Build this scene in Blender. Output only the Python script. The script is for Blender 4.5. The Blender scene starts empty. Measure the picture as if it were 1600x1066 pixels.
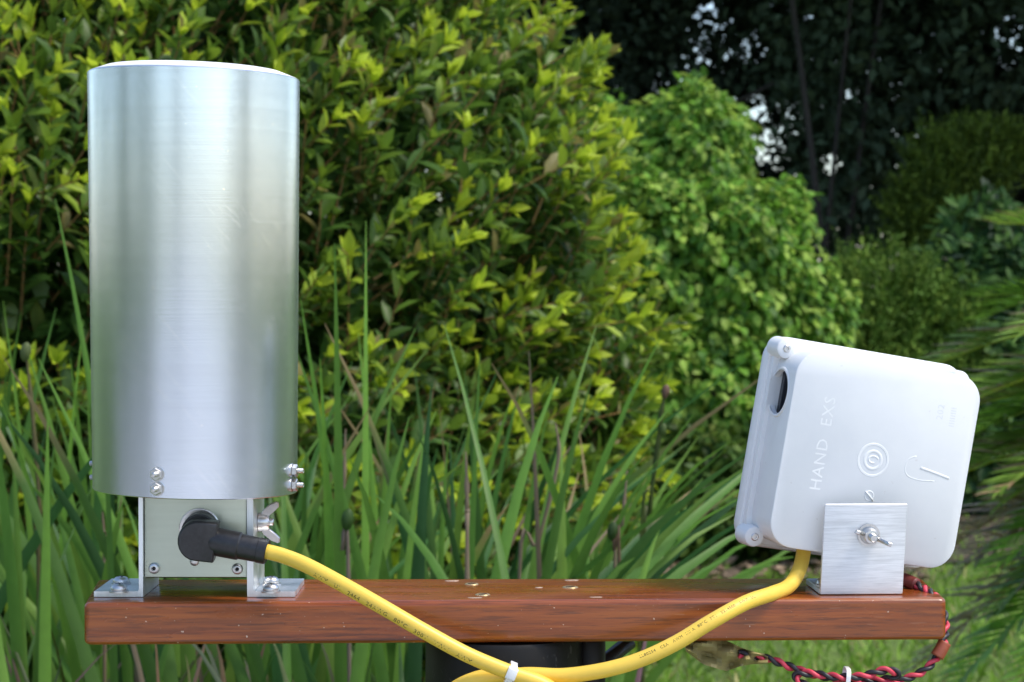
import bpy, bmesh, math, random
import numpy as np
from mathutils import Vector, Matrix

random.seed(7)
rng = np.random.default_rng(11)
scene = bpy.context.scene
COL = scene.collection

# --------------------------------- camera
FPX = 3300.0                       # focal length in photo pixels (photo is 1600 wide)
PITCH = math.atan(78 / FPX)
CAMZ = 1.155
cam_d = bpy.data.cameras.new('camera')
cam = bpy.data.objects.new('camera', cam_d)
COL.objects.link(cam)
cam.location = (0, 0, CAMZ)
cam.rotation_euler = (math.pi / 2 - PITCH, 0, 0)
cam_d.sensor_width = 36.0
cam_d.lens = FPX / 1600 * 36.0
cam_d.clip_start = 0.05
cam_d.clip_end = 2000
cam_d.dof.use_dof = True
cam_d.dof.focus_distance = 1.06
cam_d.dof.aperture_fstop = 27
scene.camera = cam

# --------------------------------- sky, sun, exposure
SUN_EL = math.radians(58)
SUN_AZ = math.radians(108)         # measured from +Y (away from the camera) towards +X
world = bpy.data.worlds.new('World')
scene.world = world
world.use_nodes = True
wn = world.node_tree
sky = wn.nodes.new('ShaderNodeTexSky')
sky.sky_type = 'NISHITA'
sky.sun_disc = False
sky.sun_elevation = SUN_EL
sky.sun_rotation = SUN_AZ
sky.air_density = 1.0
sky.dust_density = 1.4
sky.ozone_density = 1.2
bg = wn.nodes['Background']
bg.inputs['Strength'].default_value = 0.12
wn.links.new(sky.outputs[0], bg.inputs['Color'])
sun_d = bpy.data.lights.new('sun', 'SUN')
sun_d.energy = 1.5
sun_d.angle = math.radians(14)
sun_d.color = (1.0, 0.93, 0.80)
sun = bpy.data.objects.new('sun', sun_d)
COL.objects.link(sun)
sdir = Vector((math.sin(SUN_AZ) * math.cos(SUN_EL), math.cos(SUN_AZ) * math.cos(SUN_EL), math.sin(SUN_EL)))
sun.rotation_euler = sdir.to_track_quat('Z', 'Y').to_euler()
sun.location = (0, 0, 12)
vs = scene.view_settings
vs.view_transform = 'Standard'
vs.look = 'None'
vs.gamma = 1.0
vs.exposure = 1.16
vs.use_curve_mapping = False

# --------------------------------- helpers
_F = Vector((0, math.cos(PITCH), -math.sin(PITCH)))
_U = Vector((0, math.sin(PITCH), math.cos(PITCH)))
_C = Vector((0, 0, CAMZ))


def ray(px, py):
    return _F + Vector(((px - 800) / FPX, 0, 0)) + _U * ((533 - py) / FPX)


def W(px, py, Y):
    """photo pixel at a known distance Y"""
    d = ray(px, py)
    return _C + d * (Y / d.y)


def G(px, py, z):
    """photo pixel on a known level z"""
    d = ray(px, py)
    return _C + d * ((z - CAMZ) / d.z)


def proj(p):
    d = np.asarray(p) - np.array(_C)
    z = d @ np.array(_F)
    return 800 + FPX * d[..., 0] / z, 533 - FPX * (d @ np.array(_U)) / z


def tag(o, label=None, cat=None, group=None, kind=None):
    if label: o['label'] = label
    if cat: o['category'] = cat
    if group: o['group'] = group
    if kind: o['kind'] = kind
    return o


def thing(name, loc, label, cat, group=None):
    o = bpy.data.objects.new(name, None)
    o.empty_display_size = 0.02
    COL.objects.link(o)
    o.location = loc
    return tag(o, label, cat, group)


def wloc(o):
    v = Vector((0, 0, 0))
    while o is not None:
        v = v + o.location
        o = o.parent
    return v


def mobj(name, verts, faces, mat, parent=None, smooth=True, flat_angle=None, loc=None):
    """verts in world space; the object's origin is loc or its parent's origin"""
    off = wloc(parent) if parent is not None else Vector((0, 0, 0))
    base = Vector(loc) if loc is not None else off
    me = bpy.data.meshes.new(name)
    me.from_pydata([tuple(Vector(v) - base) for v in verts], [], [tuple(f) for f in faces])
    bm = bmesh.new(); bm.from_mesh(me)
    bmesh.ops.recalc_face_normals(bm, faces=bm.faces)
    bm.to_mesh(me); bm.free()
    me.validate()
    if smooth:
        me.shade_smooth()
        if flat_angle is not None:
            me.set_sharp_from_angle(angle=math.radians(flat_angle))
    me.materials.append(mat)
    o = bpy.data.objects.new(name, me)
    COL.objects.link(o)
    if parent is not None: o.parent = parent
    o.location = base - off
    return o


def join(*vf):
    V, Fc = [], []
    for v, f in vf:
        n = len(V)
        V += [Vector(p) for p in v]
        Fc += [tuple(i + n for i in q) for q in f]
    return V, Fc


def xf(M, vf):
    return [M @ Vector(p) for p in vf[0]], vf[1]


def frame(origin, z, xhint=(1, 0, 0)):
    z = Vector(z).normalized()
    x = Vector(xhint)
    x = (x - z * x.dot(z)).normalized()
    y = z.cross(x)
    return Matrix(((x.x, y.x, z.x, origin[0]), (x.y, y.y, z.y, origin[1]), (x.z, y.z, z.z, origin[2]), (0, 0, 0, 1)))


def loops(rows, cap0=True, cap1=True, closed=True):
    n = len(rows[0])
    V = [Vector(p) for r in rows for p in r]
    Fc = []
    for i in range(len(rows) - 1):
        for j in range(n if closed else n - 1):
            k = (j + 1) % n
            Fc.append((i * n + j, i * n + k, (i + 1) * n + k, (i + 1) * n + j))
    if cap0: Fc.append(tuple(range(n - 1, -1, -1)))
    if cap1: Fc.append(tuple((len(rows) - 1) * n + j for j in range(n)))
    return V, Fc


def lathe(profile, seg=32, cap0=True, cap1=True, phase=0.0):
    return loops([[(r * math.cos(2 * math.pi * j / seg + phase), r * math.sin(2 * math.pi * j / seg + phase), z)
                   for j in range(seg)] for r, z in profile], cap0, cap1)


def rrect(w, h, r, seg=6):
    P = []
    for cx, cy, a0 in ((1, 1, 0), (-1, 1, 90), (-1, -1, 180), (1, -1, 270)):
        for k in range(seg + 1):
            a = math.radians(a0 + 90 * k / seg)
            P.append((cx * (w / 2 - r) + r * math.cos(a), cy * (h / 2 - r) + r * math.sin(a)))
    return P


def rr_solid(levels, seg=6):
    """levels: (w, h, r, z)"""
    return loops([[(x, y, z) for x, y in rrect(w, h, r, seg)] for w, h, r, z in levels])


def box(x0, x1, y0, y1, z0, z1, b=0.0004):
    return xf(Matrix.Translation(((x0 + x1) / 2, (y0 + y1) / 2, 0)),
              rr_solid([(x1 - x0 - 2 * b, y1 - y0 - 2 * b, b, z0), (x1 - x0, y1 - y0, b, z0 + b),
                        (x1 - x0, y1 - y0, b, z1 - b), (x1 - x0 - 2 * b, y1 - y0 - 2 * b, b, z1)], 2))


def catmull(P, n):
    P = [Vector(p) for p in P]
    P = [P[0] * 2 - P[1]] + P + [P[-1] * 2 - P[-2]]
    out = []
    for i in range(1, len(P) - 2):
        a, b, c, d = P[i - 1:i + 3]
        for k in range(n):
            t = k / n
            out.append(0.5 * ((2 * b) + (c - a) * t + (2 * a - 5 * b + 4 * c - d) * t * t + (3 * b - a - 3 * c + d) * t ** 3))
    out.append(P[-2])
    return out


def path_frames(pts, hint=(0, -1, 0)):
    fr = []
    n = Vector(hint)
    for i, p in enumerate(pts):
        t = (pts[min(i + 1, len(pts) - 1)] - pts[max(i - 1, 0)]).normalized()
        n = (n - t * n.dot(t)).normalized()
        fr.append((p, t, n, t.cross(n)))
    return fr


def tube(pts, r, seg=12, hint=(0, -1, 0)):
    fr = path_frames(pts, hint)
    rows = []
    for i, (p, t, n, b) in enumerate(fr):
        rr = r(i / (len(fr) - 1)) if callable(r) else r
        rows.append([p + (n * math.cos(2 * math.pi * j / seg) + b * math.sin(2 * math.pi * j / seg)) * rr for j in range(seg)])
    return loops(rows)


def text_shape(s, size, extrude=0.0, spacing=1.0):
    cu = bpy.data.curves.new('lettering', 'FONT')
    cu.body = s
    cu.size = size
    cu.extrude = extrude
    cu.space_character = spacing
    cu.resolution_u = 2
    o = bpy.data.objects.new('lettering', cu)
    COL.objects.link(o)
    dg = bpy.context.evaluated_depsgraph_get()
    dg.update()
    me = o.evaluated_get(dg).to_mesh()
    V = [v.co.copy() for v in me.vertices]
    Fc = [tuple(p.vertices) for p in me.polygons]
    o.evaluated_get(dg).to_mesh_clear()
    bpy.data.objects.remove(o)
    bpy.data.curves.remove(cu)
    return V, Fc


# --------------------------------- materials
class NT:
    def __init__(self, name):
        self.m = bpy.data.materials.new(name)
        self.m.use_nodes = True
        self.t = self.m.node_tree
        self.n = self.t.nodes
        self.b = self.n['Principled BSDF']
        self.out = self.n['Material Output']

    def add(self, ty, **kw):
        nd = self.n.new(ty)
        for k, v in kw.items():
            if k.startswith('i_'):
                nd.inputs[k[2:].replace('_', ' ')].default_value = v
            else:
                setattr(nd, k, v)
        return nd

    def link(self, a, b):
        self.t.links.new(a, b)

    def set(self, **kw):
        for k, v in kw.items():
            self.b.inputs[k.replace('_', ' ')].default_value = v

    def noise(self, scale_xyz, coord='Object', scale=1.0, detail=4, rough=0.55, rot=(0, 0, 0)):
        tc = self.add('ShaderNodeTexCoord')
        mp = self.add('ShaderNodeMapping')
        mp.inputs['Scale'].default_value = scale_xyz
        src = tc.outputs[coord]
        if any(rot):
            m0 = self.add('ShaderNodeMapping')
            m0.inputs['Rotation'].default_value = rot
            self.link(src, m0.inputs['Vector'])
            src = m0.outputs[0]
        self.link(src, mp.inputs['Vector'])
        nz = self.add('ShaderNodeTexNoise')
        nz.inputs['Scale'].default_value = scale
        nz.inputs['Detail'].default_value = detail
        nz.inputs['Roughness'].default_value = rough
        self.link(mp.outputs[0], nz.inputs['Vector'])
        return nz.outputs['Fac']

    def ramp(self, fac, stops):
        r = self.add('ShaderNodeValToRGB')
        e = r.color_ramp.elements
        while len(e) < len(stops): e.new(0.5)
        for el, (p, c) in zip(e, stops):
            el.position = p
            el.color = (c, c, c, 1) if not isinstance(c, (tuple, list)) else (*c, 1)
        self.link(fac, r.inputs['Fac'])
        return r.outputs['Color']

    def mix(self, fac, a, b, mode='MIX'):
        m = self.add('ShaderNodeMix', data_type='RGBA', blend_type=mode)
        for sock, v in ((m.inputs[0], fac), (m.inputs[6], a), (m.inputs[7], b)):
            if hasattr(v, 'is_linked'): self.link(v, sock)
            elif isinstance(v, (tuple, list)): sock.default_value = (*v, 1)
            else: sock.default_value = v if sock.type == 'VALUE' else (v, v, v, 1)
        return m.outputs[2]

    def bump(self, h, strength=0.3, dist=0.001):
        b = self.add('ShaderNodeBump')
        b.inputs['Strength'].default_value = strength
        b.inputs['Distance'].default_value = dist
        self.link(h, b.inputs['Height'])
        self.link(b.outputs[0], self.b.inputs['Normal'])


def mat_simple(name, col, rough=0.5, metal=0.0, var=0.15, vscale=150, bump=0.0, **kw):
    t = NT(name)
    nz = t.noise((vscale,) * 3)
    c = t.mix(t.ramp(nz, [(0.3, 0.0), (0.7, 1.0)]), tuple(x * (1 - var) for x in col), tuple(min(1, x * (1 + var)) for x in col))
    t.link(c, t.b.inputs['Base Color'])
    r = t.ramp(t.noise((vscale * 0.4,) * 3), [(0.3, max(0.02, rough * 0.8)), (0.7, min(1, rough * 1.25))])
    t.link(r, t.b.inputs['Roughness'])
    t.set(Metallic=metal, **kw)
    if bump: t.bump(nz, bump)
    return t.m


def mat_wood():
    t = NT('varnished_wood')
    g1 = t.noise((9, 260, 420), detail=8, rough=0.66)
    g2 = t.noise((30, 620, 760), detail=3, rough=0.65)
    g3 = t.noise((6, 40, 110), detail=5)
    c = t.ramp(g1, [(0.32, (0.12, 0.022, 0.004)), (0.5, (0.24, 0.050, 0.006)), (0.68, (0.35, 0.088, 0.010))])
    c = t.mix(t.ramp(g3, [(0.35, 0.0), (0.7, 0.55)]), c, (0.31, 0.085, 0.011))
    pores = t.ramp(g2, [(0.38, 0.5), (0.48, 0.0)])
    c = t.mix(pores, c, (0.045, 0.012, 0.005))
    scr = t.ramp(t.noise((55, 1300, 1300), detail=2), [(0.70, 0.0), (0.74, 0.45)])
    c = t.mix(scr, c, (0.40, 0.22, 0.14))
    dust = t.ramp(t.noise((520, 520, 520), detail=1), [(0.755, 0.0), (0.78, 0.8)])
    c = t.mix(dust, c, (0.66, 0.52, 0.40))
    t.link(c, t.b.inputs['Base Color'])
    r = t.ramp(t.noise((18, 60, 60), detail=5), [(0.3, 0.20), (0.7, 0.40)])
    t.link(r, t.b.inputs['Roughness'])
    t.set(Coat_Weight=0.35, Coat_Roughness=0.09, IOR=1.5)
    t.bump(t.mix(0.35, g2, g1), 0.22, 0.0006)
    return t.m


def mat_can():
    t = NT('turned_aluminium')
    tc = t.add('ShaderNodeTexCoord')
    sep = t.add('ShaderNodeSeparateXYZ')
    t.link(tc.outputs['Object'], sep.inputs[0])
    rings = t.noise((6, 6, 1500), detail=4, rough=0.7)
    rings2 = t.noise((3, 3, 160), detail=4, rough=0.6)
    cloud = t.noise((16, 16, 12), detail=5, rough=0.6)
    streak = t.noise((70, 70, 1.2), detail=3)
    scr = t.ramp(t.noise((520, 200, 22), rot=(0.0, 0.70, 0.0), detail=3), [(0.56, 0.0), (0.70, 1.0)])
    scr = t.mix(1.0, scr, t.ramp(t.noise((22, 22, 18), detail=2), [(0.42, 0.0), (0.68, 1.0)]), 'MULTIPLY')
    scr2 = t.ramp(t.noise((60, 60, 900), rot=(0.25, -0.45, 0.0), detail=3), [(0.66, 0.0), (0.70, 1.0)])
    dots = t.ramp(t.noise((420, 420, 300), detail=1), [(0.765, 0.0), (0.785, 1.0)])
    c = t.mix(t.ramp(cloud, [(0.3, 0.0), (0.7, 1.0)]), (0.74, 0.81, 0.93), (0.84, 0.90, 0.98))  # bluish tint paints the reflected sky into the metal
    c = t.mix(t.ramp(rings, [(0.35, 0.12), (0.65, 0.0)]), c, (0.42, 0.44, 0.46))
    c = t.mix(t.ramp(rings2, [(0.35, 0.08), (0.65, 0.0)]), c, (0.45, 0.48, 0.52))
    c = t.mix(dots, c, (0.95, 0.95, 0.95))
    t.link(c, t.b.inputs['Base Color'])
    r = t.mix(t.ramp(cloud, [(0.25, 0.0), (0.75, 1.0)]), 0.23, 0.262)
    hz = t.ramp(sep.outputs['Z'], [(0.13, 0.0), (0.22, 1.0)])
    r = t.mix(hz, r, (0.18, 0.18, 0.18))
    r = t.mix(t.ramp(streak, [(0.3, 0.0), (0.7, 0.4)]), r, (0.20, 0.20, 0.20))
    r = t.mix(t.mix(1.0, scr, 0.8, 'MULTIPLY'), r, (0.264, 0.264, 0.264))
    smudge = t.ramp(t.noise((26, 26, 20), detail=2, rough=0.5), [(0.35, 0.0), (0.8, 0.45)])
    r = t.mix(smudge, r, (0.264, 0.264, 0.264))
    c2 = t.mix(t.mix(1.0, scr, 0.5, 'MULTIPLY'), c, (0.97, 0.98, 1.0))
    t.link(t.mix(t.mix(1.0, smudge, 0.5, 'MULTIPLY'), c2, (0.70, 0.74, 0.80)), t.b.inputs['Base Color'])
    t.link(r, t.b.inputs['Roughness'])
    t.set(Metallic=1.0, Anisotropic=0.85)
    tg = t.add('ShaderNodeTangent', direction_type='RADIAL', axis='Z')
    t.link(tg.outputs[0], t.b.inputs['Tangent'])
    t.bump(rings, 0.04, 0.0002)
    return t.m


def mat_brushed(name, col=(0.8, 0.81, 0.82), rough=0.38, axis='X', contrast=0.35, scale=1.0):
    t = NT(name)
    s = {'X': (25, 900, 900), 'Z': (900, 900, 25), 'Y': (900, 25, 900)}[axis]
    br = t.noise(tuple(v * scale for v in s), detail=4, rough=0.7)
    cl = t.noise((45, 45, 45), detail=4)
    c = t.mix(t.ramp(br, [(0.3, contrast), (0.6, 0.0)]), col, tuple(v * 0.45 for v in col))
    c = t.mix(t.ramp(cl, [(0.35, 0.3), (0.65, 0.0)]), c, tuple(v * 0.72 for v in col))
    t.link(c, t.b.inputs['Base Color'])
    t.link(t.ramp(cl, [(0.3, rough * 0.85), (0.7, rough * 1.2)]), t.b.inputs['Roughness'])
    t.set(Metallic=1.0)
    t.bump(br, 0.15, 0.0003)
    return t.m


def mat_leaf(name, transl=0.3, rough=0.42, spec=0.5, vein=True):
    t = NT(name)
    at = t.add('ShaderNodeAttribute', attribute_name='Col')
    nz = t.noise((60, 60, 60), detail=3)
    c = t.mix(t.ramp(nz, [(0.3, 0.14), (0.7, 0.0)]), at.outputs['Color'], (0.012, 0.022, 0.006))
    t.link(c, t.b.inputs['Base Color'])
    t.set(Roughness=rough)
    t.b.inputs['Specular IOR Level'].default_value = spec
    tr = t.add('ShaderNodeBsdfTranslucent')
    t.link(t.mix(0.5, c, (0.30, 0.42, 0.03), 'MULTIPLY') if False else c, tr.inputs['Color'])
    mx = t.add('ShaderNodeMixShader')
    mx.inputs[0].default_value = transl
    t.link(t.b.outputs[0], mx.inputs[1])
    t.link(tr.outputs[0], mx.inputs[2])
    t.link(mx.outputs[0], t.out.inputs['Surface'])
    return t.m


def mat_plastic_white():
    t = NT('white_plastic')
    cl = t.noise((35, 35, 35), detail=5, rough=0.6)
    sm = t.noise((9, 9, 14), detail=3)
    c = t.mix(t.ramp(cl, [(0.35, 0.0), (0.75, 1.0)]), (0.79, 0.80, 0.80), (0.74, 0.75, 0.76))
    c = t.mix(t.ramp(sm, [(0.60, 0.0), (0.80, 0.25)]), c, (0.72, 0.62, 0.58))
    sp = t.ramp(t.noise((300, 300, 300), detail=1), [(0.77, 0.0), (0.80, 0.2)])
    c = t.mix(sp, c, (0.45, 0.40, 0.36))
    t.link(c, t.b.inputs['Base Color'])
    t.link(t.ramp(cl, [(0.3, 0.34), (0.7, 0.5)]), t.b.inputs['Roughness'])
    t.bump(t.noise((220, 220, 220), detail=2), 0.03, 0.0004)
    return t.m


def mat_bark(name, c0, c1, sc=14):
    t = NT(name)
    n1 = t.noise((sc, sc, sc * 0.22), detail=7, rough=0.65)
    t.link(t.ramp(n1, [(0.3, c0), (0.7, c1)]), t.b.inputs['Base Color'])
    t.set(Roughness=0.85)
    t.bump(n1, 0.6, 0.02)
    return t.m


M_WOOD = mat_wood()
M_CAN = mat_can()
M_ALU = mat_brushed('brushed_aluminium_bracket', (0.90, 0.90, 0.91), 0.58, 'X', 0.45)
M_ALU_SMALL = mat_brushed('milled_aluminium', (0.84, 0.86, 0.87), 0.40, 'Z', 0.25, 0.6)
M_PLATE = mat_brushed('lawn_tinted_aluminium', (0.50, 0.54, 0.46), 0.32, 'X', 0.10, 0.4)  # green of the mirrored lawn is put into the base colour
M_STEEL = mat_simple('stainless_steel', (0.62, 0.61, 0.60), 0.30, 1.0, 0.08, 300)
M_DARKSLOT = mat_simple('socket_recess', (0.03, 0.03, 0.03), 0.6, 0.5)
M_WHITE = mat_plastic_white()
M_LID = mat_simple('white_radome_plastic', (0.86, 0.86, 0.87), 0.45, 0, 0.03)
M_BLACK = mat_simple('black_plastic', (0.016, 0.016, 0.018), 0.36, 0, 0.3, 500, 0.05)
M_YELLOW = mat_simple('yellow_cable_jacket', (0.80, 0.54, 0.07), 0.42, 0, 0.06, 60)
M_INK = mat_simple('cable_ink', (0.035, 0.03, 0.012), 0.7)
M_TIE = mat_simple('white_nylon', (0.82, 0.81, 0.79), 0.35, 0, 0.05)
M_RED = mat_simple('red_wire', (0.62, 0.05, 0.085), 0.45, 0, 0.15)
M_BLKW = mat_simple('black_wire', (0.022, 0.018, 0.024), 0.42, 0, 0.2)
M_HEATSHRINK = mat_simple('dark_red_heatshrink', (0.16, 0.025, 0.02), 0.5)
M_BRASS = mat_simple('dull_brass_screw', (0.55, 0.42, 0.22), 0.4, 0.8, 0.3, 900)
M_HOLE = mat_simple('dark_screw_slot', (0.06, 0.03, 0.015), 0.7)
M_PALE = mat_simple('worn_pale_wood', (0.40, 0.30, 0.22), 0.6, 0, 0.3, 900)
M_IN = mat_simple('box_inside_shade', (0.035, 0.038, 0.048), 0.35)  # near-black colour gives the shade seen through the hole


def mat_post():
    t = NT('black_stained_post')
    g = t.noise((60, 60, 5), detail=5)
    scr = t.ramp(t.noise((240, 240, 40), rot=(0.4, 0.5, 0.2), detail=3), [(0.64, 0.0), (0.70, 0.6)])
    c = t.mix(t.ramp(g, [(0.3, 0.0), (0.7, 1.0)]), (0.005, 0.0045, 0.004), (0.013, 0.011, 0.010))
    c = t.mix(scr, c, (0.07, 0.065, 0.06))
    t.link(c, t.b.inputs['Base Color'])
    t.set(Roughness=0.5, Specular_IOR_Level=0.3)
    t.bump(t.mix(0.5, g, scr), 0.35, 0.001)
    return t.m


def mat_tape():
    t = NT('olive_brown_tape')
    n1 = t.noise((60, 60, 60), detail=5)
    t.link(t.ramp(n1, [(0.3, (0.36, 0.30, 0.11)), (0.7, (0.54, 0.45, 0.20))]), t.b.inputs['Base Color'])
    t.set(Roughness=0.55)
    tr = t.add('ShaderNodeBsdfTranslucent')
    tr.inputs['Color'].default_value = (0.42, 0.38, 0.16, 1)
    mx = t.add('ShaderNodeMixShader'); mx.inputs[0].default_value = 0.35
    t.link(t.b.outputs[0], mx.inputs[1]); t.link(tr.outputs[0], mx.inputs[2])
    t.link(mx.outputs[0], t.out.inputs['Surface'])
    t.bump(n1, 0.4, 0.001)
    return t.m


def mat_ground():
    t = NT('lawn_soil')
    n1 = t.noise((2.2, 2.2, 2.2), detail=6)
    n2 = t.noise((40, 40, 40), detail=5)
    c = t.ramp(n1, [(0.35, (0.10, 0.17, 0.025)), (0.6, (0.15, 0.25, 0.035)), (0.8, (0.19, 0.24, 0.06))])
    c = t.mix(t.ramp(n2, [(0.3, 0.6), (0.7, 0.0)]), c, (0.035, 0.045, 0.015))
    t.link(c, t.b.inputs['Base Color'])
    t.set(Roughness=0.9)
    t.bump(n2, 0.8, 0.03)
    return t.m


def mat_litter():
    t = NT('leaf_litter_soil')
    n1 = t.noise((9, 9, 9), detail=6)
    n2 = t.noise((70, 70, 70), detail=5)
    c = t.ramp(n1, [(0.3, (0.05, 0.035, 0.022)), (0.55, (0.11, 0.08, 0.05)), (0.8, (0.20, 0.16, 0.11))])
    c = t.mix(t.ramp(n2, [(0.3, 0.7), (0.7, 0.0)]), c, (0.03, 0.024, 0.016))
    t.link(c, t.b.inputs['Base Color'])
    t.set(Roughness=0.95)
    t.bump(n2, 0.9, 0.03)
    return t.m


M_POST = mat_post()
M_TAPE = mat_tape()
M_LEAF = mat_leaf('hedge_leaf', 0.42, 0.42, 0.35)
M_VLEAF = mat_leaf('vine_leaf', 0.40, 0.5, 0.22)
M_TLEAF = mat_leaf('dark_tree_leaf', 0.10, 0.6, 0.12)
M_BLADE = mat_leaf('strap_blade', 0.38, 0.45, 0.28)
M_FROND = mat_leaf('frond_leaflet', 0.2, 0.38, 0.5)
M_GRASS = mat_leaf('lawn_grass', 0.3, 0.5, 0.3)
M_DEBRIS = mat_leaf('dry_leaf', 0.1, 0.7, 0.2)
M_STEM = mat_bark('young_stem', (0.20, 0.10, 0.03), (0.36, 0.22, 0.07), 60)
M_TRUNK = mat_bark('dark_trunk', (0.010, 0.008, 0.006), (0.038, 0.030, 0.022), 9)
M_CYTRUNK = mat_bark('cycad_trunk', (0.06, 0.045, 0.035), (0.22, 0.18, 0.15), 22)

# --------------------------------- setting: ground
gv, gf = [], []
NX = 40
for i in range(NX + 1):
    for j in range(NX + 1):
        u, v = i / NX * 2 - 1, j / NX * 2 - 1
        x = 600 * math.copysign(abs(u) ** 4, u); y = 600 * math.copysign(abs(v) ** 4, v)
        gv.append((x, y, -0.004 + (0.012 * math.sin(x * 1.3 + y * 0.7) if abs(x) + abs(y) < 60 else 0)))
for i in range(NX):
    for j in range(NX):
        a = i * (NX + 1) + j
        gf.append((a, a + NX + 1, a + NX + 2, a + 1))
tag(mobj('ground', gv, gf, mat_ground()), kind='structure')
bed = []
for k in range(48):
    a = 2 * math.pi * k / 48
    rr = 1 + 0.08 * math.sin(3 * a + 1) + 0.05 * math.sin(7 * a)
    bed.append((2.6 + 6.2 * rr * math.cos(a), 12.8 + 3.6 * rr * math.sin(a), 0.016))
tag(mobj('planting_bed', [(2.6, 12.8, 0.05)] + bed, [(0, 1 + k, 1 + (k + 1) % 48) for k in range(48)], mat_litter()), kind='structure')

# --------------------------------- unseen paving added behind the camera for the metal to mirror
M_PAVE = mat_simple('pale_paving', (0.50, 0.50, 0.51), 0.8, 0, 0.12, 6)
tag(mobj('reflector_paving', *box(-22, 22, -110, 0.35, -0.05, 0.012, 0.004), M_PAVE, None, False), kind='structure')

# --------------------------------- foliage engine (numpy)


def np_mesh(name, V, Q, colors, mat, parent, kind=None, n=4):
    """V (N,3) world coords, Q (M,n) faces, colors (N,3)"""
    base = np.array(wloc(parent)) if parent is not None else np.zeros(3)
    me = bpy.data.meshes.new(name)
    V = np.ascontiguousarray(V - base, dtype=np.float32)
    me.vertices.add(len(V)); me.vertices.foreach_set('co', V.ravel())
    me.loops.add(Q.size); me.loops.foreach_set('vertex_index', np.ascontiguousarray(Q, dtype=np.int32).ravel())
    me.polygons.add(len(Q))
    me.polygons.foreach_set('loop_start', np.arange(0, Q.size, n, dtype=np.int32))
    me.polygons.foreach_set('use_smooth', np.ones(len(Q), dtype=bool))
    me.update(calc_edges=True)
    if colors is not None:
        ca = me.color_attributes.new('Col', 'FLOAT_COLOR', 'POINT')
        c4 = np.ones((len(V), 4), dtype=np.float32); c4[:, :3] = colors
        ca.data.foreach_set('color', c4.ravel())
    me.materials.append(mat)
    o = bpy.data.objects.new(name, me)
    COL.objects.link(o)
    if parent is not None: o.parent = parent
    if kind: o['kind'] = kind
    return o


def leaf_template(stations, fold=0.18, droop=0.15, serr=0):
    """stations: (x, half width); leaf along +X, unit length; returns verts, quads"""
    V, Q = [], []
    for x, w in stations:
        zc = -droop * x * x
        V += [(x, w, zc + fold * w), (x, 0, zc), (x, -w, zc + fold * w)]
    for i in range(len(stations) - 1):
        a = 3 * i
        Q += [(a, a + 1, a + 4, a + 3), (a + 1, a + 2, a + 5, a + 4)]
    return np.array(V), np.array(Q)


T_LEAF = leaf_template([(0, 0.015), (0.28, 0.175), (0.68, 0.18), (1.0, 0.008)], 0.45, 0.16)
T_VINE = leaf_template([(0, 0.03), (0.28, 0.31), (0.66, 0.27), (1.0, 0.01)], 0.25, 0.25)
T_SMALL = leaf_template([(0, 0.02), (0.45, 0.22), (1.0, 0.02)], 0.3, 0.15)
T_CARD = (np.array([(0, 0, 0), (0.45, 0.24, 0.05), (1, 0, -0.12), (0.45, -0.24, 0.05)]), np.array([(0, 3, 2, 1)]))
T_NEEDLE = leaf_template([(0, 0.03), (0.5, 0.05), (1.0, 0.008)], 0.3, 0.12)


def norm(a):
    return a / np.maximum(np.linalg.norm(a, axis=-1, keepdims=True), 1e-9)


def frames_np(d, up):
    x = norm(d)
    y = norm(np.cross(up, x))
    z = np.cross(x, y)
    return np.stack([x, y, z], axis=-1)          # columns


def leaf_cloud(name, tmpl, pos, R, size, wid, col, mat, parent, kind='stuff'):
    T, Q = tmpl
    S = np.stack([size, size * wid, size], axis=-1)
    V = pos[:, None, :] + np.einsum('lij,lkj->lki', R, T[None] * S[:, None, :])
    k = len(T)
    QQ = (Q[None] + (np.arange(len(pos)) * k)[:, None, None]).reshape(-1, 4)
    C = np.repeat(col, k, axis=0)
    return np_mesh(name, V.reshape(-1, 3), QQ, C, mat, parent, kind)


def leaf_parts(name, tmpl, pos, R, size, wid, col, mat, parent, nvar=8):
    """single leaves as objects that share a few meshes"""
    T, Q = tmpl
    order = np.argsort(col.sum(axis=1))
    base = wloc(parent)
    for gi, grp in enumerate(np.array_split(order, nvar)):
        if len(grp) == 0: continue
        c = col[grp].mean(axis=0)
        o0 = np_mesh(name, T.copy(), Q, np.repeat(c[None], len(T), 0), mat, None)
        for q, i in enumerate(grp):
            o = o0
            if q:
                o = o0.copy(); COL.objects.link(o)
            o.parent = parent
            m = Matrix(((*R[i][0], 0), (*R[i][1], 0), (*R[i][2], 0), (0, 0, 0, 1)))
            o.matrix_local = Matrix.Translation(Vector(pos[i]) - base) @ m @ Matrix.Diagonal((size[i], size[i] * wid[i], size[i], 1))


def split_parts(pos, size, n=300, margin=10, hidden=None):
    """indices of the n leaves that show largest, and the others"""
    px, py = proj(pos)
    vis = (px > margin) & (px < 1600 - margin) & (py > margin) & (py < 1066 - margin)
    if hidden is not None: vis &= ~hidden(px, py)
    app = np.where(vis, size / pos[:, 1], 0)
    idx = np.argsort(-app)
    sel = idx[:n][app[idx[:n]] > 0]
    rest = np.setdiff1d(np.arange(len(pos)), sel)
    return sel, rest


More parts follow.
